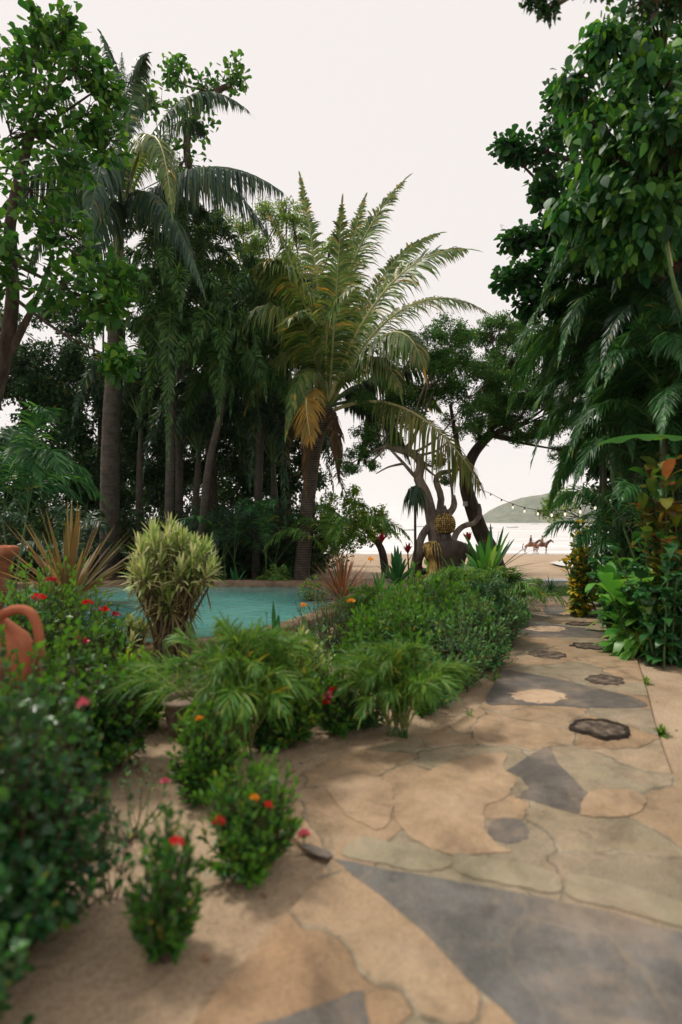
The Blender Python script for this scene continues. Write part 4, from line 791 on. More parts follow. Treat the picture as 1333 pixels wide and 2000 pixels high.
tree('almond_tree', 'almond tree showing its leafy top behind the royal palm crown', 'tree', B(420, 19.), P(450, 165, 19.), .14,
     [(345, 140, 26, 19.), (395, 168, 34, 19.), (455, 150, 26, 19.), (370, 235, 46, 19.), (310, 200, 40, 19.3), (350, 320, 38, 19.), (300, 300, 50, 19.), (260, 380, 50, 19.)], L_almond, .24, .14, dens=.42, lpc=6, prof=AL, trunk_pts=[B(420, 19.), P(405, 700, 19.), P(385, 420, 19.), P(365, 280, 19.), P(400, 195, 19.), P(452, 165, 19.)])
tree('almond_tree', 'almond tree behind the vine, its horizontal leafy tiers reaching left into the sky', 'tree', B(1240, 9.2), P(1235, 560, 9.2), .18,
     [(1060, 290, 34, 9.), (1020, 288, 24, 9.), (990, 290, 13, 9.), (1095, 250, 38, 9.), (1085, 340, 38, 9.), (1100, 400, 42, 9.1), (1060, 380, 16, 9.), (1085, 455, 22, 8.8), (1040, 465, 22, 8.8), (1000, 468, 17, 8.8), (1065, 520, 22, 8.6), (1020, 540, 24, 8.6), (992, 550, 12, 8.6), (1098, 190, 20, 9.), (1130, 200, 38, 9.), (1130, 470, 48, 9.1), (1035, 590, 18, 8.5), (1075, 580, 28, 8.6), (1130, 580, 45, 9.), (1140, 320, 55, 9.3), (1092, 610, 26, 8.8)],
     L_almond_d, .13, .085, dens=.55, lpc=7, prof=AL, limbs=[([P(1235, 560, 9.2), P(1150, 480, 9.), P(1060, 468, 8.8), P(992, 468, 8.8)], .06, .01), ([P(1235, 480, 9.2), P(1150, 340, 9.), P(1060, 295, 9.), P(985, 290, 9.)], .06, .01), ([P(1235, 600, 9.2), P(1130, 560, 8.8), P(1060, 530, 8.6), P(990, 552, 8.6)], .05, .01)])
# vine-covered tree
vt = tree('vine_covered_tree', 'tall tree at the right smothered in a climber with large hanging heart-shaped leaves', 'tree', B(1420, 6.6), P(1400, 560, 6.6), .2,
     [(1165, 95, 34, 6.6), (1210, 85, 60, 6.6), (1280, 60, 55, 6.6), (1200, 180, 75, 6.5), (1290, 150, 80, 6.4), (1150, 240, 52, 6.5), (1160, 330, 55, 6.5), (1220, 290, 85, 6.3), (1300, 280, 90, 6.1), (1230, 400, 75, 6.3), (1170, 430, 48, 6.6), (1300, 420, 80, 6.1), (1390, 120, 110, 6.8), (1400, 300, 110, 6.6), (1390, 480, 90, 6.6), (1120, 170, 26, 6.7), (1250, 500, 55, 6.5), (1110, 420, 20, 6.6), (1180, 480, 30, 6.6)],
     L_vine, .115, .085, dens=1.0, lpc=5, prof=HEART, hang=.5, upb=0., clr=.12, sub=.42)
tree('overhanging_tree', 'small dark leafy twigs hanging into the top of the picture', 'tree', B(1700, 4.6), P(1560, -250, 4.6), .16,
     [(1045, 6, 18, 4.6), (1072, 18, 12, 4.6), (1030, -25, 30, 4.6), (1085, -30, 30, 4.6), (1255, 8, 22, 4.6), (1300, 8, 22, 4.6), (1325, 18, 14, 4.6), (1190, -40, 40, 4.6), (1290, -50, 50, 4.6), (1400, -60, 70, 4.6)], L_dark, .055, .03, dens=.55, lpc=6, limbs=[([P(1560, -250, 4.6), P(1300, -70, 4.6), P(1285, 15, 4.6), P(1270, 40, 4.6)], .05, .006), ([P(1500, -200, 4.6), P(1150, -80, 4.6), P(1065, -10, 4.6), P(1060, 22, 4.6)], .05, .005)])
# beach trees behind the statue
tree('beach_tree', 'gnarled pale-barked tree with forked limbs behind the statue', 'tree', B(838, 13.9), P(838, 960, 13.9), .135,
     [(745, 850, 45, 13.9), (700, 870, 40, 13.9), (790, 800, 60, 14.), (840, 740, 75, 14.), (870, 680, 62, 14.2), (905, 830, 55, 13.9), (850, 900, 26, 13.9), (740, 790, 55, 14.3), (680, 910, 28, 13.9), (930, 760, 70, 14.), (890, 640, 48, 14.3), (800, 700, 50, 14.5), (870, 935, 18, 13.9), (720, 905, 22, 13.9)],
     L_mid, .055, .03, dens=.95, lpc=8, bark=M_barkl, trunk_pts=[B(862, 13.9), P(850, 1060, 13.9), P(842, 1005, 13.9), P(832, 965, 13.9), P(818, 935, 13.9), P(822, 905, 13.9), P(806, 886, 13.9), P(780, 878, 13.9), P(755, 870, 13.9)],
     limbs=[([P(846, 1020, 13.9), P(826, 1045, 13.8), P(814, 1085, 13.7), P(806, 1130, 13.6)], .09, .10), ([P(852, 1030, 13.9), P(862, 975, 14.), P(852, 940, 14.), P(860, 925, 14.), P(880, 920, 14.), P(905, 915, 14.)], .10, .04),
            ([P(826, 945, 13.9), P(806, 925, 13.9), P(786, 902, 13.9), P(765, 880, 13.9)], .06, .03), ([P(790, 905, 13.9), P(760, 912, 13.8), P(735, 925, 13.8)], .035, .012), ([P(856, 1060, 13.9), P(868, 1010, 13.7), P(884, 985, 13.7), P(880, 930, 13.7), P(872, 870, 13.8)], .05, .02),
            ([P(870, 1015, 13.7), P(888, 990, 13.6), P(886, 968, 13.6)], .07, .05), ([P(878, 1085, 13.9), P(890, 1045, 14.), P(905, 1028, 14.), P(925, 1022, 14.), P(938, 1005, 14.), P(935, 985, 14.)], .085, .05)])
bt = tree('beach_tree', 'dark tree leaning left, a small square plate nailed to its trunk', 'tree', B(975, 14.4), P(915, 960, 14.4), .19,
     [(1000, 700, 62, 14.6), (1045, 760, 60, 14.5), (1075, 700, 55, 14.6), (960, 800, 55, 14.4), (1010, 830, 48, 14.4), (1060, 840, 45, 14.3), (960, 650, 45, 14.8), (1040, 650, 40, 14.8), (1085, 800, 55, 14.3), (960, 720, 60, 14.6), (1110, 760, 60, 14.5), (940, 850, 28, 14.4), (1100, 880, 28, 14.2), (1000, 655, 38, 14.9), (1010, 770, 55, 14.2)],
     L_mid, .055, .03, dens=1.15, lpc=8, trunk_pts=[B(978, 14.4), P(960, 1080, 14.4), P(940, 1040, 14.4), P(922, 990, 14.4), P(910, 945, 14.4), P(915, 910, 14.4), P(930, 880, 14.4), P(955, 850, 14.4)],
     limbs=[([P(912, 950, 14.4), P(900, 900, 14.4), P(890, 850, 14.3), P(880, 790, 14.3)], .1, .04), ([P(928, 885, 14.4), P(965, 850, 14.4), P(1010, 830, 14.4), P(1060, 820, 14.4)], .07, .02)])
pm = MB(); pc_ = P(909, 984, 14.13); box(pm, pc_[0]-.06, pc_[0]+.06, pc_[1]-.012, pc_[1], pc_[2]-.06, pc_[2]+.06)
M_plate = noise_mat('plate_paint', [(.45, .43, .40), (.62, .6, .56)], 8, .6, 0)
pm.build('plate', M_plate, bt)
tree('low_lime_tree', 'low yellow-green leafy tree left of the statue', 'tree', B(690, 15.6), P(700, 1040, 15.6), .10,
     [(690, 1000, 42, 15.6), (730, 1020, 38, 15.6), (660, 1030, 42, 15.8), (640, 985, 34, 16.), (762, 1035, 18, 15.6), (690, 965, 20, 15.6), (720, 1050, 26, 15.4), (640, 1050, 36, 15.8), (675, 1065, 28, 15.4), (742, 1005, 20, 15.6)], L_lime, .075, .05, dens=.7, lpc=7, trunk_pts=[B(755, 15.6), P(748, 1082, 15.6), P(738, 1060, 15.6), P(720, 1040, 15.6), P(700, 1020, 15.6)])
tree('shore_tree', 'pale green seaside tree growing beyond the cane palms by the string lights', 'tree', B(1150, 21.), P(1130, 1010, 21.), .04, [(1075, 985, 20, 21.), (1095, 965, 22, 21.), (1085, 1010, 15, 21.), (1110, 995, 20, 21.), (1062, 1000, 9, 21.)], L_pale, .10, .06, dens=.6, lpc=6)
tree('pale_tree', 'sunlit pale feathery tree filling the gap between the royal palm and the coconut palm', 'tree', B(560, 22.), P(555, 700, 22.), .25,
     [(470, 470, 50, 22.), (520, 440, 48, 22.), (560, 410, 28, 22.), (580, 460, 45, 22.), (540, 510, 62, 22.), (600, 540, 60, 22.), (480, 560, 70, 22.), (560, 600, 80, 22.), (630, 620, 60, 22.), (440, 430, 34, 22.), (680, 560, 40, 22.), (690, 640, 50, 22.), (700, 720, 55, 22.), (650, 480, 30, 22.)], L_pale, .085, .05, dens=.7, lpc=7)
for (lab, bx, Y, blobs, mt, dn, lf) in [
    ('dense dark tree behind the left areca palm', 40, 18., [(-40, 700, 120, 18.), (60, 760, 90, 18.), (130, 820, 85, 18.), (30, 900, 100, 18.), (130, 700, 55, 18.), (120, 940, 90, 18.), (-20, 1010, 90, 17.)], L_dark, .55, (.13, .075)),
    ('dark tree behind the royal palm', 190, 20., [(150, 420, 60, 20.), (200, 500, 50, 20.), (160, 620, 60, 20.), (200, 720, 80, 20.), (240, 830, 90, 20.), (180, 930, 90, 20.), (300, 900, 80, 20.), (290, 640, 40, 20.)], L_dark, .5, (.13, .075)),
    ('broad dark tree behind the slender palms', 340, 21., [(310, 560, 48, 21.), (370, 480, 42, 21.), (400, 540, 60, 21.), (350, 650, 80, 21.), (440, 650, 80, 21.), (400, 770, 95, 21.), (350, 880, 85, 21.), (450, 890, 95, 21.), (410, 430, 30, 21.), (320, 750, 70, 21.)], L_dark, .5, (.13, .075)),
    ('dark tree behind the coconut palm trunk', 540, 20., [(520, 700, 80, 20.), (580, 780, 75, 20.), (520, 850, 90, 20.), (600, 920, 60, 20.), (500, 970, 80, 20.), (600, 850, 55, 19.5)], L_dark, .5, (.12, .07)),
    ('shady tree deep in the grove with low hanging boughs', 240, 24., [(80, 600, 45, 24.), (100, 1000, 80, 23.), (230, 990, 80, 23.), (340, 980, 62, 23.), (430, 1000, 60, 23.), (230, 880, 80, 23.), (20, 620, 30, 24.)], L_dark, .5, (.13, .075)),
    ('farthest dark tree of the grove, seen only between the trunks', 330, 28., [(60, 760, 70, 28.), (160, 800, 80, 28.), (260, 760, 75, 28.), (350, 820, 80, 28.), (440, 780, 75, 28.), (530, 830, 75, 28.), (300, 930, 80, 28.), (420, 930, 80, 28.), (560, 920, 50, 28.), (150, 920, 80, 28.), (470, 700, 50, 28.)], L_dark, .6, (.2, .12)),
    ('dark tree behind the cane palms on the right', 1300, 12., [(1200, 620, 80, 12.), (1190, 740, 80, 12.), (1230, 860, 90, 12.), (1300, 760, 110, 12.), (1230, 980, 75, 12.), (1330, 900, 110, 11.), (1350, 600, 120, 12.), (1300, 1000, 90, 11.), (1150, 660, 50, 12.), (1330, 1100, 90, 11.), (1230, 500, 70, 12.), (1165, 900, 35, 12.), (1185, 970, 35, 12.), (1250, 920, 80, 11.), (1290, 860, 90, 10.5), (1250, 1020, 60, 11.)], L_dark, .8, (.12, .075))]:
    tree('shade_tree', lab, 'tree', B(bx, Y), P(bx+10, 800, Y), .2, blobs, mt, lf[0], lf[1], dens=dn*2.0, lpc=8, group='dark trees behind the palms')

# ---- understorey shrubs in the grove
r = rng_of('under')
under = [(20, 14.6, 'leftmost dark bush under the grove trees'), (120, 15.6, 'dark bush left of the royal palm trunk'), (215, 16.8, 'dark bush at the foot of the royal palm'), (300, 16.2, 'dark bush left of the straight slender trunk'), (370, 17.4, 'dark bush between the two slender trunks'),
         (450, 16.4, 'dark bush at the middle of the far pool side'), (510, 17.6, 'dark bush left of the coconut palm foot'), (560, 16.2, 'dark bush against the coconut palm trunk'), (-60, 16, 'dark bush beyond the terracotta planter')]
for px, Y, lab in under:
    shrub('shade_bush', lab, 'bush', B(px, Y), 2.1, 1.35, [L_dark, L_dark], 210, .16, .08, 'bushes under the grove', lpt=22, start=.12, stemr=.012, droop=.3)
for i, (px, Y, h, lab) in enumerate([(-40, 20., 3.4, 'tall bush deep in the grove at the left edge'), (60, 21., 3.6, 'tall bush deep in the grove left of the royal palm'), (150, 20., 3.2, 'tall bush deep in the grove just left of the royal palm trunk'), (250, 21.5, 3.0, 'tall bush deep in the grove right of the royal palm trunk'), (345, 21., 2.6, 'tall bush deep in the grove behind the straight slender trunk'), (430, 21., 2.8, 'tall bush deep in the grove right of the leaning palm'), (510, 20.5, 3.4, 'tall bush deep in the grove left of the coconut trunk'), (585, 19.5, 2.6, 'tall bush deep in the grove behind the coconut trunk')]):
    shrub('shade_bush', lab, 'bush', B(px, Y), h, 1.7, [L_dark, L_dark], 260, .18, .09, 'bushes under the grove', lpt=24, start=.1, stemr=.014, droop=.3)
for px, Y, h, rd, lab in [(1235, 10.4, 1.3, .6, 'dark leafy bush behind the yellow croton'), (1260, 8.4, 1.7, .8, 'dark bush behind the ginger plants'), (1330, 8.0, 1.9, .8, 'dark bush at the right edge behind the croton'), (1250, 8.4, 1.25, .55, 'grey-green leafy bush between the yellow croton and the ginger plants')]:
    shrub('shade_bush', lab, 'bush', B(px, Y), h, rd, [L_hedged, L_hedged] if 'grey' in lab else [L_dark, L_areca], 90, .12, .05, 'bushes in the right-hand bed', lpt=16, start=.25, stemr=.01)

# ---- statue
def loft(mb, rings, n=28, m=0, cap=True):
    """rings: (cx, cy, z, rx, ry, superellipse power)"""
    a = np.arange(n)*2*PI/n; V = []
    for (cx, cy, z, rx, ry, pw) in rings:
        c, s_ = np.cos(a), np.sin(a); V.append(np.stack([cx+rx*np.sign(c)*np.abs(c)**pw, cy+ry*np.sign(s_)*np.abs(s_)**pw, np.full(n, z)], -1))
    V = np.array(V); k = len(rings); F = [[i*n+j, i*n+(j+1) % n, (i+1)*n+(j+1) % n, (i+1)*n+j] for i in range(k-1) for j in range(n)]
    mb.add(V, F, m, True)
    if cap:
        mb.add(np.concatenate([V[-1], V[-1].mean(0, keepdims=True)+[[0, 0, .005]]]), [[j, (j+1) % n, n] for j in range(n)], m, True)
        mb.add(np.concatenate([V[0], V[0].mean(0, keepdims=True)]), [[(j+1) % n, j, n] for j in range(n)], m, True)
    return V
def uvs(mb, c, r3, m=0, nu=16, nv=10):
    th = np.linspace(.02, PI-.02, nv); rings = [(c[0], c[1], c[2]-math.cos(t)*r3[2], math.sin(t)*r3[0], math.sin(t)*r3[1], 1) for t in th]; loft(mb, rings, nu, m)
Ys = 11.6; sb = B(872, Ys); sx0, sy0 = sb[0], sb[1]
st = thing('statue', 'seated bronze statue with gold curls and a gold robe over one shoulder', 'statue', (sx0, sy0, 0))
k_ = Ys/12
rings = [(0, 0, -.02, .62, .50, .75), (0, 0, .12, .66, .52, .75), (0, 0, .30, .60, .44, .8), (0, .02, .42, .40, .30, .85), (0, .02, .58, .37, .26, .85), (0, .03, .75, .42, .26, .85), (0, .03, .90, .49, .27, .82), (0, .03, 1.0, .50, .25, .82), (0, .03, 1.07, .45, .22, .85), (0, .03, 1.12, .33, .19, .9), (0, .04, 1.16, .20, .15, 1), (0, .05, 1.20, .125, .125, 1), (0, .05, 1.27, .115, .115, 1)]
rings = [(sx0+a, sy0+b_, c*k_, d*k_, e*k_, f) for a, b_, c, d, e, f in rings]
mb = MB(); V = loft(mb, rings, 40)
for sgn in (-1, 1):   # arms resting on the thighs
    tube(mb, smooth_path([A(sx0+sgn*.42, sy0+.03, .98), A(sx0+sgn*.55, sy0+.08, .72), A(sx0+sgn*.52, sy0+.22, .48), A(sx0+sgn*.28, sy0+.40, .40)], 16), np.linspace(.12, .065, 16)[:15] if False else .085, 10)
mb.build('body', M_bronze, st)
hc = A(sx0-.015, sy0+.06, 1.46*k_+.02)
mb = MB(); uvs(mb, hc, (.20, .21, .24), 0, 24, 16); 
for sgn in (-1, 1): uvs(mb, hc+A(sgn*.185, .0, -.05), (.022, .045, .11), 0, 10, 8)
uvs(mb, hc+A(0, .2, -.06), (.03, .04, .05), 0, 8, 6)
mb.build('head', M_bronze, st)
mb = MB(); r = rng_of('curl')
for z_ in np.linspace(-.15, .225, 11):
    rr_ = math.sqrt(max(0, 1-(z_/.245)**2))*.205; n = max(4, int(2*PI*rr_/.046))
    for j in range(n):
        a = j*2*PI/n+z_*40
        if z_ < .06 and math.sin(a) > .35: continue   # face side stays bare
        uvs(mb, hc+A(math.cos(a)*rr_, math.sin(a)*rr_*1.07, z_), (.0205,)*3, 0, 8, 6)
mb.build('hair_curls', M_gold2, st)
mb = MB(); uvs(mb, hc+A(0, 0, .25), (.10, .10, .08), 0, 16, 8); tube(mb, [hc+A(0, 0, .30), hc+A(0, 0, .36), hc+A(0, 0, .40)], [.05, .03, .008], 8); mb.build('topknot', M_bronze, st)
# robe over the left shoulder (left in view), pleated
mb = MB(); n = 40; a = np.arange(n)*2*PI/n; K = len(rings)
rows = []
for i in range(2, 10):
    cx, cy, z, rx, ry, pw = rings[i]; 
    sel = np.arange(18, 27); off = .018+.006*np.cos(sel*2.2)
    c, s_ = np.cos(a[sel]), np.sin(a[sel]); rows.append(np.stack([cx+(rx+off)*np.sign(c)*np.abs(c)**pw, cy+(ry+off)*np.sign(s_)*np.abs(s_)**pw, np.full(len(sel), z+.01)], -1))
Vr = np.array(rows); kk = Vr.shape[1]
mb.add(Vr, [[i*kk+j, i*kk+j+1, (i+1)*kk+j+1, (i+1)*kk+j] for i in range(len(rows)-1) for j in range(kk-1)], 0, True)
uvs(mb, A(sx0-.33*k_, sy0+.0, .99*k_), (.14, .18, .12), 0, 18, 10)
for i in range(5):
    x_ = sx0-.40+i*.062
    tube(mb, smooth_path([A(x_*.6+(sx0-.25)*.4, sy0-.16, 1.06), A(x_, sy0-.255, .9), A(x_+.03, sy0-.27, .62), A(x_+.05, sy0-.32, .38), A(x_+.06, sy0-.44, .15)], 12), .010, 6)
ro = mb.build('robe', M_gold, st)

# ---- small black palm-leaf shade on a pole left of the statue
t = thing('thatch_parasol', 'thin dark pole topped with drooping dry palm leaves left of the statue', 'parasol', B(812, 13.2))
mb = MB(); pb = B(812, 13.2); tube(mb, [pb-Z*.1, P(811, 955, 13.2)], [.035, .028], 7); mb.build('pole', M_bark, t)
mb = MB(); r = rng_of('parasol'); n = 90; top = P(811, 952, 13.2); a = r.uniform(0, 2*PI, n)
leaves(mb, top+randunit(r, n)*.05, np.stack([np.cos(a), np.sin(a), r.uniform(-.1, .45, n)], -1), np.tile(Z, (n, 1)), r.uniform(.35, .62, n), .045, BLADE, 1.25)
mb.build('thatch', L_royal, t)

# ---- string lights
t = thing('string_lights', 'string of small lit bulbs hanging from the leaning tree across to the cane palms', 'string lights', P(909, 940, 14.))
pxs = [(912, 935, 14.), (938, 955, 13.6), (959, 964, 13.3), (980, 975, 13.), (1002, 984, 12.6), (1025, 991, 12.2), (1051, 996, 11.8), (1078, 998, 11.3), (1104, 996, 10.8), (1134, 991, 10.3), (1163, 982, 9.8), (1193, 968, 9.3), (1226, 952, 8.8), (1259, 932, 8.4)]
cp = smooth_path([P(*q) for q in pxs], 60); mb = MB(); tube(mb, cp, .006, 4, 0, False); M_cable = noise_mat('black_cable', [(.012, .012, .012), (.02, .02, .02)], 9, .6, 0); mb.build('cable', M_cable, t)
m, nt, b = new_mat('lit_bulb'); b.inputs['Base Color'].default_value = (.9, .85, .75, 1); b.inputs['Emission Color'].default_value = (1, .88, .68, 1); b.inputs['Emission Strength'].default_value = 1.1; b.inputs['Roughness'].default_value = .2
for q in pxs[1:]:
    c = P(*q); mb = MB(); tube(mb, [c+Z*.004, c-Z*.05], [.014, .016], 7, 1); tube(mb, [c-Z*.05, c-Z*.065, c-Z*.085, c-Z*.105, c-Z*.118], [.010, .016, .019, .015, .006], 8, 0); mb.build('bulb', [m, M_cable], t)

# ---- boats
M_hull = noise_mat('boat_paint', [(.30, .32, .34), (.5, .5, .5)], 2, .5, 0); M_hullb = noise_mat('boat_paint_blue', [(.12, .2, .3), (.2, .3, .4)], 2, .5, 0); M_bin = noise_mat('boat_inside', [(.08, .07, .06), (.15, .13, .11)], 3, .8, 0)
def boat(label, px, py, wpx, mat, motor=1, canopy=False):
    Y = (CH-SEA)*FPX/(py-HZ); c = P(px, HZ, Y); c[2] = SEA; L = wpx/FPX*Y
    t = thing('boat', label, 'boat', c, 'boats moored in the bay'); n = 15; V = []; V2 = []
    for i in range(n):
        u = i/(n-1); w_ = L*.11*math.sin(min(1, u*1.0+.35)*PI/1.0*.72)*(1-u**6); w_ = max(w_, .03); sh = .42+.32*u**2.2; x = (u-.5)*L; kz = -.15+.35*max(0, u-.8)*3
        V.append([(x, -w_, sh), (x, -w_*.82, .12), (x, 0, kz), (x, w_*.82, .12), (x, w_, sh)]); V2.append([(x, -w_*.93, sh-.02), (x, -w_*.6, .16), (x, 0, .14+kz*.3+.05), (x, w_*.6, .16), (x, w_*.93, sh-.02)])
    F = [[i*5+j, i*5+j+1, (i+1)*5+j+1, (i+1)*5+j] for i in range(n-1) for j in range(4)]
    mb = MB(); mb.add(np.array(V)+c, F, 0, True); mb.add(np.array(V2)+c, F, 1, True)
    mb.add(np.array(V[0])+c, [[0, 1, 2, 3], [0, 3, 4, 4]][:1]); mb.add(np.array(V[0])+c, [[0, 3, 4]])
    for k in (0, 4): mb.add(np.concatenate([np.array(V)[:, k], np.array(V2)[:, k]])+c, [[i, i+1, n+i+1, n+i] for i in range(n-1)])
    mb.build('hull', [mat, M_bin], t)
    mb = MB()
    for u in (-.22, .05, .25): box(mb, c[0]+u*L-.13, c[0]+u*L+.13, c[1]-L*.09, c[1]+L*.09, c[2]+.30, c[2]+.34)
    mb.build('bench', M_bin, t)
    if motor: mb = MB(); tube(mb, [c+A(-L*.52, 0, .05), c+A(-L*.51, 0, .5)], [.06, .07], 6); box(mb, c[0]-L*.51-.22, c[0]-L*.51+.14, c[1]-.14, c[1]+.14, c[2]+.5, c[2]+.9); mb.build('outboard_motor', M_cable, t)
    if canopy:
        mb = MB(); box(mb, c[0]-L*.3, c[0]+L*.15, c[1]-L*.1, c[1]+L*.1, c[2]+1.9, c[2]+1.98)
        mb.build('canopy', mat, t); mb = MB()
        for sx_ in (-.28, .13):
            for sy_ in (-.08, .08): tube(mb, [c+A(sx_*L, sy_*L, .4), c+A(sx_*L, sy_*L, 1.9)], .03, 5)
        mb.build('canopy_frame', M_hull, t)
boat('grey open boat above the rear of the two horses', 1002, 1030.5, 22, M_hull)
boat('small boat close under the hill left of the lime shore tree', 1046, 1024, 14, M_hull)
boat('open boat right of the riders, half behind the shore tree', 1086, 1030.5, 24, M_hull)
boat('low grey boat just right of the leaning dark tree', 951, 1032, 26, M_hull)
boat('blue canopied boat seen left of the statue', 821, 1029, 24, M_hullb, canopy=True)
boat('long low boat near the thatched pole', 796, 1036, 30, M_hull)

# ---- horses and riders
def skin(name, nodes, edges, mat, parent, sub=2, root=0):
    bm = bmesh.new(); sl = bm.verts.layers.skin.verify(); vs = [bm.verts.new(Vector(n[:3])-Vector(parent.location)) for n in nodes]
    for a_, b_ in edges: bm.edges.new((vs[a_], vs[b_]))
    for v, n in zip(vs, nodes): v[sl].radius = (n[3], n[4] if len(n) > 4 else n[3]); v[sl].use_root = False
    vs[root][sl].use_root = True
    me = bpy.data.meshes.new(name); bm.to_mesh(me); bm.free(); me.materials.append(mat)
    o = bpy.data.objects.new(name, me); COL.objects.link(o); o.parent = parent
    mo = o.modifiers.new('skin', 'SKIN'); mo.use_smooth_shade = True
    s_ = o.modifiers.new('sub', 'SUBSURF'); s_.levels = sub; s_.render_levels = sub
    return o
M_horse = noise_mat('bay_coat', [(.10, .038, .02), (.17, .07, .035), (.24, .11, .055)], 2.5, .6, 0); M_horse2 = noise_mat('chestnut_coat', [(.17, .07, .035), (.27, .12, .06), (.33, .17, .10)], 2.5, .6, 0)
M_mane = noise_mat('dark_mane', [(.015, .012, .01), (.04, .03, .022)], 9, .8, 0); M_skin = noise_mat('skin', [(.36, .19, .12), (.45, .25, .17)], 6, .6, 0)
M_shirt1 = noise_mat('dark_shirt', [(.03, .03, .035), (.06, .06, .07)], 5, .9, 0); M_shirt2 = noise_mat('light_shirt', [(.34, .26, .24), (.45, .36, .33)], 5, .9, 0); M_pants = noise_mat('shorts', [(.30, .25, .22), (.42, .36, .32)], 5, .9, 0); M_saddle = noise_mat('saddle_leather', [(.04, .02, .012), (.09, .045, .025)], 9, .5, 0)
def horse(label, px, py, mat, ph, rl, shirt, dy=0):
    Y = 77+dy; g = beach_pt(px, py); g = P(px, HZ, 74.0+dy); g[2] = float(ground_z(0, 74.0+dy))+.0
    g[2] = max(g[2], SEA-.05)
    t = thing('horse', label, 'horse', g, 'horses ridden along the water')
    def q(x, y, z, *rd): return (g[0]+x, g[1]+y, g[2]+z, *rd)
    N = [q(-.65, 0, 1.28, .27, .25), q(-.3, 0, 1.22, .27, .28), q(.1, 0, 1.18, .28, .30), q(.5, 0, 1.22, .25, .30), q(.72, 0, 1.38, .17, .2), q(.98, 0, 1.62, .12, .15), q(1.18, 0, 1.78, .10, .12), q(1.38, 0, 1.66, .085, .10), q(1.58, 0, 1.46, .06, .065)]
    E = [(0, 1), (1, 2), (2, 3), (3, 4), (4, 5), (5, 6), (6, 7), (7, 8)]
    for (sx_, sy_, f) in ((1, -1, ph), (1, 1, -ph)):
        i = len(N); N += [q(.55, sy_*.17, 1.0, .12), q(.56+f*.10, sy_*.17, .66, .065), q(.56+f*.16, sy_*.17, .34, .042), q(.56+f*.22-.03, sy_*.17, .10, .04), q(.60+f*.24, sy_*.17, .02, .055)]; E += [(3, i), (i, i+1), (i+1, i+2), (i+2, i+3), (i+3, i+4)]
    for (sy_, f) in ((-1, -ph), (1, ph)):
        i = len(N); N += [q(-.68, sy_*.17, 1.0, .15), q(-.56+f*.05, sy_*.17, .78, .10), q(-.80+f*.14, sy_*.17, .50, .055), q(-.72+f*.22, sy_*.17, .12, .04), q(-.66+f*.24, sy_*.17, .02, .055)]; E += [(0, i), (i, i+1), (i+1, i+2), (i+2, i+3), (i+3, i+4)]
    for sy_ in (-1, 1): i = len(N); N += [q(1.16, sy_*.06, 1.95, .02)]; E += [(6, i)]
    skin('body', N, E, mat, t, 1, 2)
    mb = MB(); tube(mb, smooth_path([A(*q(-.90, 0, 1.36)), A(*q(-1.02, 0, 1.15)), A(*q(-1.06, 0, .75)), A(*q(-1.0, 0, .5))], 10), [.03, .05, .06, .06, .06, .055, .05, .04, .03, .02][:9] if False else .05, 6); mb.build('tail', M_mane, t)
    mb = MB(); r = rng_of(label); n = 60; u = r.uniform(0, 1, (n, 1)); base_ = A(*q(.62, 0, 1.56))*(1-u)+A(*q(1.15, 0, 1.90))*u
    leaves(mb, base_, A(-.4, -1, .1)+r.normal(size=(n, 3))*.4, randunit(r, n), .26, .05, BLADE, .8); mb.build('mane', M_mane, t)
    mb = MB(); uvs(mb, A(*q(.02, 0, 1.46)), (.32, .29, .09)); mb.build('saddle', M_saddle, t)
    p = thing('person', rl, 'person', q(.02, 0, 1.5)); 
    N = [q(.0, 0, 1.60, .15, .12), q(0.0, 0, 1.82, .13, .10), q(.02, 0, 2.02, .17, .11), q(.03, 0, 2.16, .06), q(.05, 0, 2.27, .085, .09), q(.06, 0, 2.36, .085, .09)]; E = [(0, 1), (1, 2), (2, 3), (3, 4), (4, 5)]
    for sy_ in (-1, 1):
        i = len(N); N += [q(.02, sy_*.20, 2.06, .055), q(-.02, sy_*.25, 1.84, .042), q(.20, sy_*.14, 1.72, .034), q(.27, sy_*.10, 1.72, .036)]; E += [(2, i), (i, i+1), (i+1, i+2), (i+2, i+3)]
        i = len(N); N += [q(.12, sy_*.22, 1.52, .095), q(.34, sy_*.34, 1.34, .07), q(.24, sy_*.36, .98, .05), q(.36, sy_*.37, .92, .035)]; E += [(0, i), (i, i+1), (i+1, i+2), (i+2, i+3)]
    skin('body', N, E, M_skin, p, 1, 0)
    mb = MB(); x, y, z = q(0, 0, 0); loft(mb, [(x, y, z+1.56, .19, .16, 1), (x, y, z+1.7, .175, .15, 1), (x+.01, y, z+1.85, .165, .15, 1), (x+.02, y, z+2.0, .16, .21, 1), (x+.03, y, z+2.09, .12, .24, 1), (x+.03, y, z+2.14, .09, .12, 1)], 14, cap=False)
    for sy_ in (-1, 1): tube(mb, [A(*q(.02, sy_*.17, 2.08)), A(*q(-.0, sy_*.235, 1.92))], [.08, .07], 8)
    mb.build('shirt', shirt, p)
    mb = MB(); loft(mb, [(x, y, z+1.48, .18, .19, 1), (x, y, z+1.6, .185, .17, 1)], 12)
    for sy_ in (-1, 1): tube(mb, [A(*q(.08, sy_*.18, 1.54)), A(*q(.33, sy_*.335, 1.37))], [.115, .09], 8)
    mb.build('shorts', M_pants, p)
    mb = MB(); uvs(mb, A(*q(.035, 0, 2.36)), (.105, .10, .09), 0, 12, 8); mb.build('hair', M_mane, p)
horse('chestnut horse walking behind the other along the water', 1037, 1078, M_horse2, .8, 'rider in a dark top on the rear horse', M_shirt1, 0)
horse('darker bay horse walking in front with its head up', 1059, 1078, M_horse, -.7, 'rider in a pale top on the front horse', M_shirt2, .9)
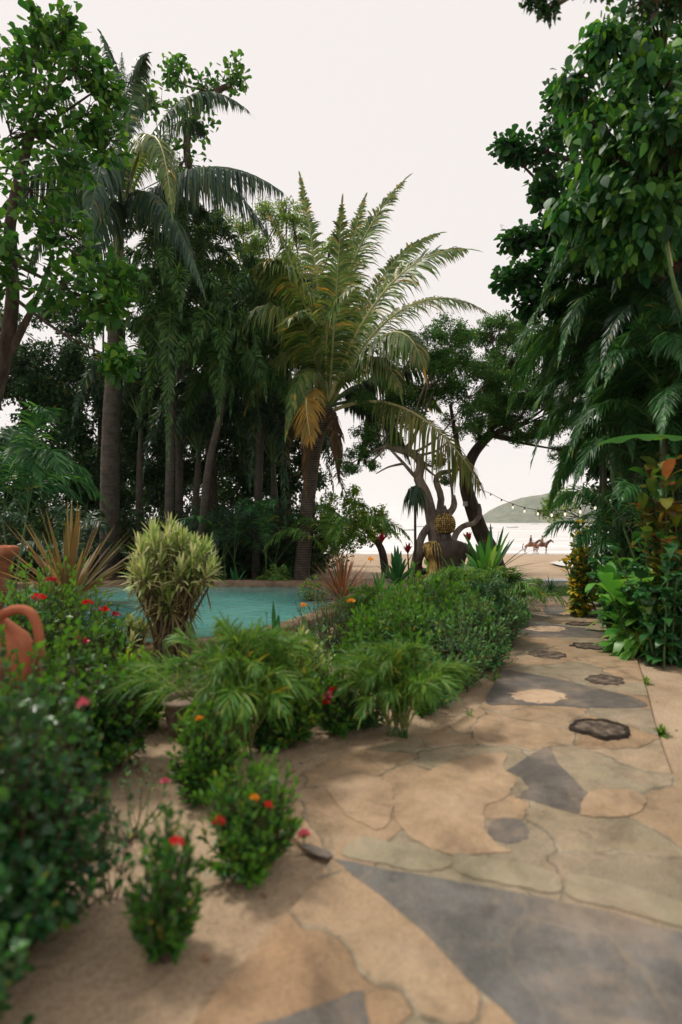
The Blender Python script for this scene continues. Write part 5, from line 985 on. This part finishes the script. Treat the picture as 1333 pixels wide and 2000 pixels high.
# ------------------------------------------------------------------ garden bed on the left
def hh(py_top, base): return CH-(py_top-HZ)/FPX*base[1]
def S_(name, label, cat, bx, by, top, wpx, mats, ntw, lL, lW, group=None, flowers=(), z=0, **kw):
    base = G(bx, by, z); h = hh(top, base); rad = wpx/2/FPX*base[1]
    fl = [(P(fx, fy, base[1]-rad*kf), fr_, pt, fm) for fx, fy, kf, fr_, pt, fm in flowers]
    return shrub(name, label, cat, base, h, rad, mats, ntw, lL, lW, group, flowers=fl, **kw)
IX = [L_ixora, L_ixtip]; GI = 'ixora bushes in the left bed'
S_('ixora_bush', 'round ixora bush with small red flowers at the corner of the paving', 'bush', 490, 1700, 1478, 205, IX, 150, .048, .017, GI, lpt=24, up=.55, start=.2, stemr=.004,
   flowers=[(427, 1610, .9, .018, .012, F_red), (594, 1634, .2, .022, .014, F_pink), (497, 1562, .9, .014, .01, F_orange), (525, 1575, .6, .012, .009, F_red)])
S_('ixora_bush', 'sparse upright ixora bush alone on the sand nearest the camera', 'bush', 322, 1868, 1585, 150, [L_ixora, L_ixora], 80, .046, .018, GI, lpt=22, up=.5, start=.18, stemr=.004, flowers=[(345, 1650, .7, .016, .011, F_red)])
S_('ixora_bush', 'ixora bush squeezed between the round corner bush and the old pot', 'bush', 412, 1555, 1368, 150, IX, 130, .055, .02, GI, lpt=20, up=.5, start=.25, stemr=.004, flowers=[(322, 1528, .6, .018, .012, F_pink), (390, 1405, .6, .010, .01, F_orange)])
S_('ixora_bush', 'tall ixora bush between the two young areca palms', 'bush', 562, 1455, 1245, 130, [L_ixora, L_lime], 150, .06, .022, GI, lpt=20, up=.5, start=.28, stemr=.005)
S_('ixora_bush', 'low ixora bush with bright crimson flowers at the edge of the sand', 'bush', 662, 1430, 1290, 105, IX, 120, .055, .02, GI, lpt=20, up=.5, start=.25, stemr=.005,
   flowers=[(632, 1372, .8, .030, .02, F_red), (640, 1362, .8, .025, .018, F_pink), (652, 1349, .6, .02, .015, F_red), (709, 1396, .1, .022, .015, F_pink)])
S_('ixora_bush', 'wide ixora bush with heads of red flowers behind the clay jar', 'bush', 88, 1330, 1098, 250, IX, 260, .075, .028, GI, lpt=20, up=.5, start=.28,
   flowers=[(75, 1172, .85, .055, .022, F_red), (172, 1180, .8, .04, .02, F_red), (203, 1193, .5, .032, .02, F_red), (226, 1203, .2, .03, .02, F_crim), (160, 1254, .9, .04, .024, F_crim), (100, 1135, .8, .03, .02, F_crim)])
S_('ixora_bush', 'dark ixora bush under the variegated shrub at the pool side', 'bush', 205, 1305, 1190, 80, [L_ixora, L_ixora], 60, .07, .026, GI, lpt=18, start=.25)
# near glossy bushes at the left edge
def near_bush(label, base, h, rad, ntw, mats, lL, lW, **kw):
    return shrub('glossy_bush', label, 'bush', base, h, rad, mats, ntw, lL, lW, 'glossy bushes at the left edge', lpt=kw.pop('lpt', 26), up=.25, prof=OVAL, fold=.12, stemr=.006, **kw)
near_bush('dark glossy bush filling the lower left corner', A(-1.25, 1.95, 0), .97, .42, 420, [L_gloss, L_gloss], .042, .026, start=.34, flowers=[(A(-.80, 1.75, .93), .012, .009, F_pink)])
near_bush('glossy bush with bare lower stems cut by the bottom left of the picture', A(-1.02, 1.42, 0), .70, .20, 70, [L_gloss, L_gloss], .038, .022, start=.3)
near_bush('glossy bush at the left edge behind the lower left corner one', A(-1.74, 2.75, 0), .93, .50, 300, [L_gloss, L_ixtip], .048, .03, start=.2)
near_bush('glossy bush between the clay jar and the lime green shrub', A(-1.55, 3.4, 0), .80, .42, 220, [L_gloss, L_ixtip], .05, .03, start=.2)
S_('lime_bush', 'soft lime green shrub behind the glossy bushes', 'bush', 262, 1422, 1285, 130, [L_ixtip, L_lime], 190, .06, .028, None, lpt=20, start=.25, prof=OVAL)
S_('wispy_shrub', 'thin wispy shrub with see-through twigs over the sand', 'bush', 255, 1640, 1440, 170, [L_wisp, L_wisp], 22, .035, .012, None, lpt=12, start=.35, stemr=.0025)
S_('wispy_shrub', 'spindly shrub with dark leaves beside the lower left bush', 'bush', 215, 1760, 1500, 110, [L_gloss, L_gloss], 12, .04, .02, None, lpt=10, start=.4, stemr=.003)
# hedge along the path
HM = [L_hedge, L_hedge]; HD = [L_hedged, L_hedge]; GH = 'shrubs of the hedge along the path'
for (lab, bx, by, top, wp, mt, n, lL, lW, fl) in [
    ('small hedge shrub with one orange flower nearest the paving', 838, 1372, 1290, 100, HD, 70, .05, .02, [(840, 1304, .8, .02, .018, F_orange)]),
    ('dark hedge shrub right behind the one with the orange flower', 880, 1345, 1195, 150, HD, 150, .055, .022, []),
    ('hedge shrub where the hedge bulges over the sand', 925, 1305, 1165, 130, HD, 150, .055, .022, []),
    ('hedge shrub beside the first band of slate', 972, 1262, 1140, 95, HM, 120, .055, .024, []),
    ('hedge shrub near the lawn end of the path', 985, 1222, 1120, 85, HM, 100, .06, .026, []),
    ('pale green hedge shrub behind the right young areca palm', 775, 1330, 1165, 190, HM, 180, .075, .03, []),
    ('broad pale hedge shrub in the middle of the hedge', 850, 1290, 1128, 200, HM, 200, .085, .034, []),
    ('hedge shrub on the pool side behind the small rust plant', 735, 1270, 1150, 150, HM, 140, .06, .024, []),
    ('hedge shrub under the strap-leaved plant', 925, 1240, 1120, 150, HM, 160, .06, .026, []),
    ('back hedge shrub in front of the statue', 850, 1230, 1108, 170, HM, 170, .06, .026, []),
    ('hedge shrub left of the statue', 775, 1225, 1115, 120, HM, 120, .06, .026, [(724, 1094, .0, .028, .022, F_orange)]),
    ('hedge shrub at the back right corner by the lawn', 965, 1190, 1090, 120, HM, 110, .07, .028, [])]:
    i_h = zlib.crc32(lab.encode()) % 4; mt, lL, lW = [(mt, lL, lW), ([L_hedge, L_ixtip], .095, .036), ([L_hedged, L_ixtip], .075, .02), ([L_wisp, L_hedge], .06, .018)][i_h]
    S_('hedge_shrub', lab, 'bush', bx, by, top+(30 if by < 1235 else 0), wp*1.12, mt, int(n*1.7), lL, lW, GH, flowers=fl, lpt=20, up=.4, start=.22)
S_('flowering_shrub', 'loose feathery shrub with two yellow flowers at the pool side', 'bush', 650, 1290, 1145, 165, [L_wisp, L_wisp], 120, .05, .014, None, lpt=18, start=.3, flowers=[(686, 1176, .6, .024, .02, F_orange), (594, 1184, .3, .022, .018, F_orange)])
S_('flowering_shrub', 'grey-green shrub in front of the pool water', 'bush', 605, 1330, 1205, 110, [L_wisp, L_hedge], 50, .055, .018, None, lpt=18, start=.3)
S_('flowering_shrub', 'leggy grey-green shrub overlapping the near rim of the pool', 'bush', 500, 1375, 1215, 150, [L_wisp, L_hedge], 70, .06, .017, None, lpt=18, start=.3)
S_('low_shrub', 'small light shrub on the pool rim beside the rust plant', 'bush', 612, 1178, 1128, 60, [L_hedge, L_lime], 30, .08, .03, None, lpt=12)
for lab, bx, by, top, wp, mt, n in [('low leafy plant filling the sand between the left young areca palm and the tall ixora', 520, 1462, 1352, 90, [L_hedged, L_ixora], 60), ('low leafy plant left of the right young areca palm', 712, 1420, 1312, 75, [L_hedged, L_wisp], 50),
    ('low leafy plant behind the crimson-flowered ixora', 618, 1402, 1285, 95, [L_ixora, L_wisp], 70), ('low leafy plant between the right young areca palm and the hedge', 826, 1395, 1318, 60, [L_ixora, L_ixora], 40), ('low leafy plant at the foot of the old pot', 395, 1462, 1385, 70, [L_ixora, L_ixtip], 45), ('low leafy plant in the shade right of the old pot', 432, 1430, 1330, 90, [L_hedged, L_hedged], 60)]:
    S_('low_shrub', lab, 'plant', bx, by, top, wp, mt, n, .06, .024, 'low plants filling the left bed', lpt=16, start=.1)
for lab, bx, by, n, L, mt in [('short strap-leaved tuft poking out of the middle of the hedge', 835, 1262, 22, .5, L_strapd), ('pale strap-leaved tuft on the pool side of the hedge', 745, 1240, 24, .55, L_strap), ('dark strap-leaved tuft near the back of the hedge', 900, 1225, 24, .6, L_strapd)]:
    rosette('hedge_lily', lab, 'plant', G(bx, by), n, L, .04, mt, spread=.8, droop=.3, lift=.42)
# potted / rosette plants
rosette('bronze_dracaena', 'large spiky plant with thin bronze and green leaves at the left', 'plant', G(135, 1250), 130, 1.35, .045, L_bronze, spread=1.12, droop=.12, lift=.45, prof=BLADE, trunk=.05, fold=.1)
rosette('rust_cordyline', 'spiky rust brown plant between the pool and the hedge', 'plant', G(668, 1205), 110, .85, .03, L_brown, spread=1.0, droop=.15, lift=.22, prof=BLADE, trunk=.04)
rosette('rust_cordyline', 'smaller drooping rust plant right of the spiky one', 'plant', G(716, 1200), 45, .50, .028, L_brown, spread=1.1, droop=.5, lift=.18, prof=BLADE, trunk=.03)
rosette('crinum_lily', 'dark green strap-leaved lily left of the statue', 'plant', G(776, 1178), 34, .85, .075, L_strapd, spread=.75, droop=.25, lift=.3)
rosette('strap_lily', 'large fan of bright strap leaves in front of the leaning tree', 'plant', G(950, 1195), 56, 1.12, .085, L_strap, spread=1.1, droop=.35, lift=.40)
rosette('strap_lily', 'deep green upright strap plant growing through the large fan', 'plant', G(962, 1180), 30, 1.0, .07, L_strapd, spread=.85, droop=.18, lift=.50)
rosette('strap_lily', 'yellow-green arching strap plant at the foot of the statue', 'plant', G(900, 1190), 34, .85, .07, L_strap, spread=1.15, droop=.4, lift=.28)
rosette('grass_tuft', 'small dark tufted plant on the lawn at the end of the path', 'plant', B(1076, 11.9), 34, .42, .025, L_strapd, spread=.9, droop=.2, prof=BLADE)
rosette('snake_plant', 'single upright dark snake plant leaf cluster in front of the pool', 'plant', G(537, 1300), 4, .62, .06, L_strapd, spread=.12, droop=.02, lift=.02, prof=[(0, .7), (.3, 1), (.75, .9), (1, .05)])
rosette('snake_plant', 'low spiky blades on the far pool rim', 'plant', B(460, 12.9), 9, .55, .06, L_strapd, spread=.8, droop=.1)
rosette('spider_lily', 'small white star-flowered plant at the corner of the pool', 'plant', B(612, 12.85), 30, .34, .03, L_strap, spread=.95, droop=.3)
t = rosette('spider_lily', 'white spider lily flowers beside the coconut palm foot', 'plant', B(606, 13.0), 12, .3, .03, L_strapd, spread=.8, droop=.3)
r = rng_of('lilyfl'); fb = MB(); n = 40; leaves(fb, P(612, 1140, 12.8)+r.normal(size=(n, 3))*A(.1, .05, .05), randunit(r, n), randunit(r, n), .14, .02, BLADE, .1); fb.build('flower', F_white, t)
for (lab, px, py, Y, h) in [('red spiky bromeliad under the lime tree', 746, 1062, 13.4, .5), ('dark red leafy plant by the foot of the thatched pole', 797, 1082, 13.0, .75), ('crimson plant between the tree trunks right of the statue', 915, 1060, 13.2, .7), ('crimson spike rising from the strap plants beside the leaning tree', 946, 1075, 12.4, .9)]:
    b_ = B(px, Y); top = hh(py-25, b_)
    rosette('red_cordyline', lab, 'plant', b_, 18, .30, .05, F_crim, 'red leafed plants around the statue', spread=.45, droop=.15, lift=max(.1, top-.3), trunk=.02)
for (lab, x, y, n, L) in [('tiny green weed at the path edge beside the mottled disc', 1262, 1336, 26, .10), ('bright clump of grass where the sand meets the right path edge', 1292, 1436, 60, .09), ('little weed sprouting from the crack in the near flagstones', 712, 1888, 14, .035), ('small weeds in the sand left of the slate band', 918, 1406, 16, .09), ('tuft of weeds under the hedge overhang', 968, 1330, 24, .13)]:
    rosette('weed', lab, 'plant', G(x, y), n, L, .014, L_grass, 'weeds along the path', spread=1.15, droop=.3, prof=BLADE)

# ---- variegated song-of-India shrub
def tuft_shrub(label, base, h, rad, ntuft, L, W, mats, stem_frac=.4, per=26, name='variegated_dracaena', group=None, dry=0):
    r = rng_of(label); t = thing(name, label, 'shrub', base, group); st, fo, dy = MB(), MB(), MB(); base = np.array(base)
    for i in range(ntuft):
        a = r.uniform(0, 2*PI); q = math.sqrt(r.uniform(0, 1)); zf = math.sqrt(max(0, 1-(q*.9)**2)); low = r.random() < .45
        z_ = h*(.45+.52*zf)*r.uniform(.9, 1.04) if not low else h*r.uniform(.42, .85)
        if low: q = r.uniform(.35, .55)+.5*(z_/h-.42)
        tip = base+A(math.cos(a)*q*rad, math.sin(a)*q*rad, z_); b0 = base+A(*(r.normal(size=2)*rad*.16), 0)
        pts = smooth_path([b0, b0*.6+tip*.4+A(0, 0, h*.05), tip-Z*h*.08+A(*(r.normal(size=2)*.02), 0), tip], 9); tube(st, pts, np.linspace(.014, .008, 9)[:len(pts)] if len(pts) == 9 else .010, 5)
        ax = norm(tip-pts[-4]+Z*.05); k = per; u = np.arange(k)/k; an = np.arange(k)*2.399; pol = (.10+.90*u)*1.55
        s1 = norm(np.cross(ax, A(.3, .9, .1))); s2 = np.cross(ax, s1)
        D = ax*np.cos(pol)[:, None]+(s1*np.cos(an)[:, None]+s2*np.sin(an)[:, None])*np.sin(pol)[:, None]
        N = ax*np.sin(pol)[:, None]-(s1*np.cos(an)[:, None]+s2*np.sin(an)[:, None])*np.cos(pol)[:, None]+r.normal(size=(k, 3))*.1
        leaves(fo, tip-ax*(u*.09*L/.16)[:, None], D, N, L*r.uniform(.7, 1.1, k), W*r.uniform(.8, 1.1, k), STRAP[::1], .08+.30*u, 0, .1)
        if dry:
            k = dry; u = r.uniform(.25, .95, k); ii = (u*(len(pts)-1)).astype(int); a2 = r.uniform(0, 6.3, k)
            leaves(dy, pts[ii], np.stack([np.cos(a2)*.5, np.sin(a2)*.5, -r.uniform(.2, 1, k)], -1), randunit(r, k), L*r.uniform(.6, 1, k), W*.7, BLADE, .3)
    st.build('stem', M_twig, t); fo.build('foliage', mats, t)
    if dry: dy.build('dry_leaves', L_songd, t)
    return t
bs = G(335, 1310)
tuft_shrub('tall cream and green variegated shrub in front of the pool', bs, hh(1030, bs), 92/FPX*bs[1], 72, .23, .024, L_song, dry=10, per=30)
bs = G(258, 1292); tuft_shrub('small yellow variegated shrub at the foot of the tall one', bs, hh(1215, bs), 42/FPX*bs[1], 12, .15, .026, L_song, dry=2)
bs = G(578, 1400); tuft_shrub('cream-topped shrub between the young areca palms', bs, hh(1228, bs), 34/FPX*bs[1], 9, .13, .024, L_cream, per=22)
bs = G(618, 1390); tuft_shrub('pale yellow variegated shrub beside the crimson-flowered ixora', bs, hh(1262, bs), 36/FPX*bs[1], 14, .09, .02, L_song, per=20)

# ---- crotons and leafy plants on the right
CR = [(0, .12), (.2, .6), (.45, .95), (.7, 1), (.9, .6), (1, .05)]
def leafy(label, name, cat, base, h, rad, ns, per, L, W, mats, lean=(0, 0), prof=CR, droop=.45, group=None, top=.5, stem=.012, upang=.5, cols=1):
    """stems carrying big leaves in a spiral; upper leaves gather in a tuft"""
    r = rng_of(label); base = np.array(base, float); t = thing(name, label, cat, base, group); st, fo = MB(), MB()
    for i in range(ns):
        a = r.uniform(0, 6.28); q = math.sqrt(r.uniform(0, 1)); hz = h*r.uniform(.55, 1)
        tip = base+A(math.cos(a)*q*rad+lean[0]*hz, math.sin(a)*q*rad*.8+lean[1]*hz, hz); b0 = base+A(*(r.normal(size=2)*rad*.3), 0)
        pts = smooth_path([b0, b0*.6+tip*.4+Z*hz*.06, tip], 12); tube(st, pts, np.linspace(stem, stem*.5, len(pts)), 6)
        u = np.concatenate([r.uniform(1-top*1.6, 1, per-5).clip(.1, 1), np.full(5, 1.)]); ii = u*(len(pts)-1); j = np.floor(ii).astype(int).clip(0, len(pts)-2); pos = pts[j]+(pts[j+1]-pts[j])*(ii-j)[:, None]
        an = np.arange(per)*2.399+r.uniform(0, 6); pol = upang+.9*(1-u)/max(top*1.6, .1)+r.normal(size=per)*.15; pol[-5:] = [.9, .7, .6, .45, .2]
        D = np.stack([np.cos(an)*np.sin(pol), np.sin(an)*np.sin(pol), np.cos(pol)], -1); N = np.stack([-np.cos(an)*np.cos(pol), -np.sin(an)*np.cos(pol), np.sin(pol)], -1)+r.normal(size=(per, 3))*.2
        k = per; mi = r.integers(0, cols, k)
        for m_ in range(cols):
            s_ = mi == m_; leaves(fo, pos[s_]+D[s_]*.02, D[s_], N[s_], L*r.uniform(.7, 1.1, s_.sum()), W*r.uniform(.8, 1.1, s_.sum()), prof, droop*r.uniform(.4, 1.5, s_.sum()), m_, .18, True)
    st.build('stem', M_stem, t); fo.build('foliage', mats, t); return t
leafy('yellow and green croton at the end of the path on the right', 'croton', 'shrub', G(1136, 1206), 1.45, .27, 22, 52, .18, .07, [L_croy, L_crog], cols=2, top=.6, prof=OVAL)
leafy('tall red, orange and green croton at the right edge', 'croton', 'shrub', A(3.68, 6.2, 0), 2.15, .38, 9, 24, .34, .13, [L_cror, L_cror, L_crog], cols=3, top=.42, droop=.55)
leafy('second red-leaved croton lower at the right edge', 'croton', 'shrub', A(3.55, 6.3, 0), 1.7, .30, 6, 20, .28, .11, [L_cror, L_crog], cols=2, top=.5, droop=.6)
leafy('leafy ginger clump spilling over the right side of the path', 'ginger_plant', 'plant', G(1255, 1278), .78, .30, 14, 17, .48, .135, L_ging, lean=(-.25, -.1), group='ginger plants along the right bed', top=.6, droop=.5)
leafy('pale green ginger shoot standing above the spilling clump', 'ginger_plant', 'plant', G(1225, 1240), .90, .22, 8, 15, .44, .13, L_ging, lean=(-.2, 0), group='ginger plants along the right bed', top=.5, droop=.35)
leafy('deep green ginger clump at the right edge of the picture', 'ginger_plant', 'plant', G(1325, 1292), .80, .30, 9, 15, .32, .12, L_gingd, group='ginger plants along the right bed', top=.65, droop=.6)
leafy('ginger clump at the foot of the yellow croton', 'ginger_plant', 'plant', G(1178, 1186), .62, .30, 9, 14, .34, .09, L_ging, lean=(-.2, 0), group='ginger plants along the right bed', top=.7, droop=.4)
leafy('small ginger clump touching the lawn', 'ginger_plant', 'plant', G(1142, 1162), .42, .25, 7, 12, .32, .07, L_ging, lean=(-.2, 0), group='ginger plants along the right bed', top=.8, droop=.4)
leafy('ginger clump half hidden behind the pale green shoot', 'ginger_plant', 'plant', G(1222, 1222), .85, .28, 8, 15, .32, .10, L_gingd, group='ginger plants along the right bed', top=.6)
leafy('round-leaved climber in shade below the red croton', 'climber', 'plant', A(3.35, 5.9, 0), 1.25, .45, 14, 22, .16, .13, [L_gingd], prof=HEART, top=.6, droop=.7)
leafy('dark round-leaved climber behind the tall ginger', 'climber', 'plant', A(3.55, 6.9, 0), 1.3, .5, 14, 24, .15, .12, [L_gingd], prof=HEART, top=.6, droop=.7)
# banana plant with one long leaf reaching left
bb = A(4.25, 5.9, 0); t = thing('banana_plant', 'banana plant whose long bright leaf reaches in from the right edge', 'plant', bb)
mb = MB(); tube(mb, smooth_path([bb, bb+Z*1.1, bb+A(-.05, 0, 2.3)], 12), np.linspace(.13, .06, 12), 10); mb.build('stem', M_cane, t)
def banana_leaf(a, mid, tip, W, ups):
    a, mid, tip = map(lambda q: np.array(q, float), (a, mid, tip)); C = 2*mid-(a+tip)/2; n = 26; u = np.linspace(0, 1, n)[:, None]; pos = (1-u)**2*a+2*u*(1-u)*C+u**2*tip; T = norm(2*(1-u)*(C-a)+2*u*(tip-C))
    S1 = norm(np.cross(T, np.array(ups, float))); Nn = np.cross(S1, T); w_ = W*np.sin(PI*np.clip(u[:, 0]*.93+.05, 0, 1))**.6*.5*(1+.05*np.sin(np.arange(n)*2.1)); w_[u[:, 0] < .12] *= .15
    mb = MB(); V = np.stack([pos-S1*w_[:, None]-Nn*.25*w_[:, None]*(1+.9*np.sin(u*31)), pos-S1*w_[:, None]*.5+Nn*.06*w_[:, None], pos, pos+S1*w_[:, None]*.5+Nn*.06*w_[:, None], pos+S1*w_[:, None]-Nn*.25*w_[:, None]*(1+.9*np.cos(u*27))], 1)
    mb.add(V.reshape(-1, 3), [[i*5+j, i*5+j+1, i*5+j+6, i*5+j+5] for i in range(n-1) for j in range(4)], 0, True); tube(mb, pos-Nn*.012, np.linspace(.022, .004, n), 6, 1); mb.build('leaf', [L_ban, M_rachy], t)
top = bb+A(-.05, 0, 2.25)
banana_leaf(top, P(1290, 850, 5.8), P(1168, 868, 5.5), .24, (0, -.2, 1))
banana_leaf(top, top+A(.5, .6, .9), top+A(1.1, 1.3, .5), .4, (0, 0, 1)); banana_leaf(top, top+A(.5, -.5, .8), top+A(1.2, -.9, .3), .4, (0, 0, 1)); banana_leaf(top, top+A(-.1, .7, .9), top+A(-.3, 1.5, .7), .38, (0, 0, 1))
# long sword leaf pointing up out of the palms
b0 = B(1390, 6.3); t = thing('banana_plant', 'narrow upright pale leaf against the dark climber at the upper right', 'plant', b0)
mb = MB(); tube(mb, smooth_path([b0, P(1370, 760, 6.3), P(1318, 560, 6.0), P(1300, 470, 6.)], 14), np.linspace(.05, .012, 14), 7); mb.build('stem', M_cane, t)
banana_leaf(P(1312, 520, 6.), P(1298, 440, 6.), P(1266, 350, 6.), .15, (0, -1, .1))

# ------------------------------------------------------------------ pots
def lathe(mb, c, prof, n=36, m=0):
    a = np.arange(n)*2*PI/n; V = np.array([np.stack([c[0]+rr_*np.cos(a), c[1]+rr_*np.sin(a), np.full(n, c[2]+z_)], -1) for rr_, z_ in prof]); k = len(prof)
    mb.add(V, [[i*n+j, i*n+(j+1) % n, (i+1)*n+(j+1) % n, (i+1)*n+j] for i in range(k-1) for j in range(n)], m, True)
Yj = 3.1; jc = P(-52, HZ, Yj); jc[2] = 0
zt = CH-(1198-HZ)/FPX*Yj   # shoulder top
t = thing('clay_jar', 'terracotta jar with an arched handle at the left edge', 'jar', jc)
mb = MB(); lathe(mb, jc, [(.0, .0), (.17, .0), (.19, .03), (.27, .25), (.335, .45), (.35, .60), (.33, .72), (.27, zt-.14), (.20, zt-.075), (.13, zt-.01), (.085, zt+.03), (.075, zt+.10), (.095, zt+.15), (.105, zt+.165), (.09, zt+.165), (.065, zt+.10), (.06, zt)], 44); mb.build('body', M_terra, t)
for sgn in (1, -1):
    mb = MB(); hp = [(-18, 1214), (8, 1199), (35, 1190), (58, 1196), (71, 1216), (77, 1245), (79, 1275), (72, 1300), (52, 1318)]
    pts = np.array([P(x_, y_, Yj-.02) for x_, y_ in hp]); 
    if sgn < 0: pts[:, 0] = 2*jc[0]-pts[:, 0]
    tube(mb, smooth_path(pts, 36), .0265, 10); mb.build('handle', M_terra, t)
pc2 = P(-66, HZ, 7.6); pc2[2] = 0
t = thing('terracotta_planter', 'tall terracotta planter with a thick rim behind the red-flowered bush', 'planter', pc2)
zt = CH-(1068-HZ)/FPX*7.6; R0 = .62
mb = MB(); lathe(mb, pc2, [(0, 0), (.34, 0), (.38, .05), (.50, zt*.5), (.54, zt-.26), (.57, zt-.15), (R0, zt-.12), (R0+.015, zt-.06), (R0, zt-.005), (.60, zt), (.54, zt-.01), (.52, zt-.12)], 44); mb.build('body', M_terra, t)
mb = MB(); lathe(mb, pc2+Z*(zt-.09), [(.53, 0), (.3, .02), (.001, .03)], 30); mb.build('soil', noise_mat('soil', [(.03, .02, .014), (.08, .055, .035)], 12, .95, .8, 40), t)
rosette('planter_fern', 'green arching plant growing in the tall planter', 'plant', pc2+Z*(zt-.06), 34, .55, .05, L_strap, spread=.9, droop=.5)
pc3 = G(366, 1432); t = thing('old_pot', 'weathered brown stone pot half hidden behind the young areca palm', 'pot', pc3)
zt = CH-(1362-HZ)/FPX*pc3[1]
mb = MB(); lathe(mb, pc3, [(0, 0), (.11, 0), (.12, .02), (.145, zt*.45), (.155, zt-.06), (.15, zt-.045), (.17, zt-.04), (.175, zt-.01), (.165, zt), (.145, zt), (.14, zt-.05)], 30); mb.build('body', M_stonepot, t)
mb = MB(); lathe(mb, pc3+Z*(zt-.04), [(.142, 0), (.08, .01), (.001, .012)], 20); mb.build('soil', M_stonepot, t)

# ---- fallen leaves
M_dead = leaf_mat('dead_leaf', [(.16, .05, .025), (.28, .14, .06), (.12, .07, .04)], .1, .7)
for lab, x, y, L in [('curled red-brown fallen leaf alone on the near sand', 400, 1880, .022), ('dark shrivelled leaf on the sand below the round corner bush', 514, 1756, .02)]:
    r = rng_of(lab); mb = MB(); g = G(x, y); leaves(mb, [g+Z*.004, g+Z*.008], [A(1, .3, .15), A(-.4, .9, .3)], [A(.1, .2, 1), A(.3, 0, 1)], L, L*.7, OVAL, -.1, 0, .4)
    tag(mb.build('fallen_leaf', M_dead), lab, 'leaf')
r = rng_of('litter'); n = 1500; mb = MB()
x_ = r.uniform(-1.6, 1.3, n); y_ = r.uniform(3.2, 8.8, n); keep = (x_ < -.35+(y_-3.2)*.26+.2*r.normal(size=n)) & (x_ > -1.9+(y_-3)*.25)
p_ = np.stack([x_, y_, np.full(n, .008)], -1)[keep]; n = len(p_)
x2 = r.uniform(2.6, 5.2, 700); y2 = r.uniform(5.6, 11, 700); k2 = x2 > 1.35+y2*.37+.25; p2 = np.stack([x2, y2, np.full(700, .008)], -1)[k2]
p_ = np.concatenate([p_, p2]); n = len(p_)
leaves(mb, p_, r.normal(size=(n, 3))*A(1, 1, .12), A(0, 0, 1)+r.normal(size=(n, 3))*.3, r.uniform(.015, .05, n), r.uniform(.008, .02, n), OVAL, -.05, 0, .3)
tag(mb.build('leaf_litter', M_dead), 'scattered dry leaf litter under the shrubs', 'leaf litter', kind='stuff')

r = rng_of('pebbles'); mb = MB(); n = 900
M_peb = leaf_mat('pebble_tone', [(.30, .24, .19), (.16, .13, .11), (.42, .36, .30), (.22, .16, .12)], .0, .8)
x_ = r.uniform(-2.2, 4.2, n); y_ = r.uniform(1.7, 9, n); k_ = (x_ < -.75+(y_-1.7)*.62-.3*(y_ < 3.2)) & (x_ < 1.0) | (x_ > 2.05+(y_-3.4)*.42)
for x0, y0 in zip(x_[k_], y_[k_]):
    s0 = r.uniform(.003, .010); a = np.arange(6)*PI/3+r.uniform(0, 6); ring = lambda q, z: np.stack([x0+np.cos(a)*s0*q*r.uniform(.8, 1.2, 6), y0+np.sin(a)*s0*q, np.full(6, z)], -1)
    V = np.concatenate([ring(1, -.001), ring(.9, s0*.5), ring(.4, s0*.8)]); mb.add(V, [[i+j*6, (i+1) % 6+j*6, (i+1) % 6+j*6+6, i+j*6+6] for j in (0, 1) for i in range(6)], 0, True); mb.add(V[12:], [[0, 1, 2, 3, 4, 5]], 0)
tag(mb.build('gravel', M_peb), 'tiny pebbles strewn over the sand', 'gravel', kind='stuff')
r = rng_of('twiglitter'); mb = MB()
for i in range(220):
    x0, y0 = r.uniform(-1.5, .9), r.uniform(1.8, 6.5)
    if x0 > -.75+(y0-1.7)*.62-.3*(y0 < 3.2): continue
    a = r.uniform(0, 6.28); l = r.uniform(.015, .06); tube(mb, [A(x0, y0, .004), A(x0+math.cos(a)*l*.5, y0+math.sin(a)*l*.5, .008), A(x0+math.cos(a+.3)*l, y0+math.sin(a+.3)*l, .004)], .0016, 4)
tag(mb.build('twig_litter', M_twig), 'bits of dry twig on the sand of the bed', 'twig litter', kind='stuff')

# ------------------------------------------------------------------ sea air
mb = MB(); box(mb, -4050, 4050, -32, 4450, -9.5, 110)
m = bpy.data.materials.new('sea_haze'); m.use_nodes = True; nt = m.node_tree; nt.nodes.clear()
v = nt.nodes.new('ShaderNodeVolumePrincipled'); v.inputs['Color'].default_value = (.98, .98, .98, 1); v.inputs['Density'].default_value = .00016; v.inputs['Anisotropy'].default_value = .3
o_ = nt.nodes.new('ShaderNodeOutputMaterial'); nt.links.new(v.outputs[0], o_.inputs['Volume'])
tag(mb.build('haze', m), 'thin pale haze over the bay', 'haze', kind='stuff')
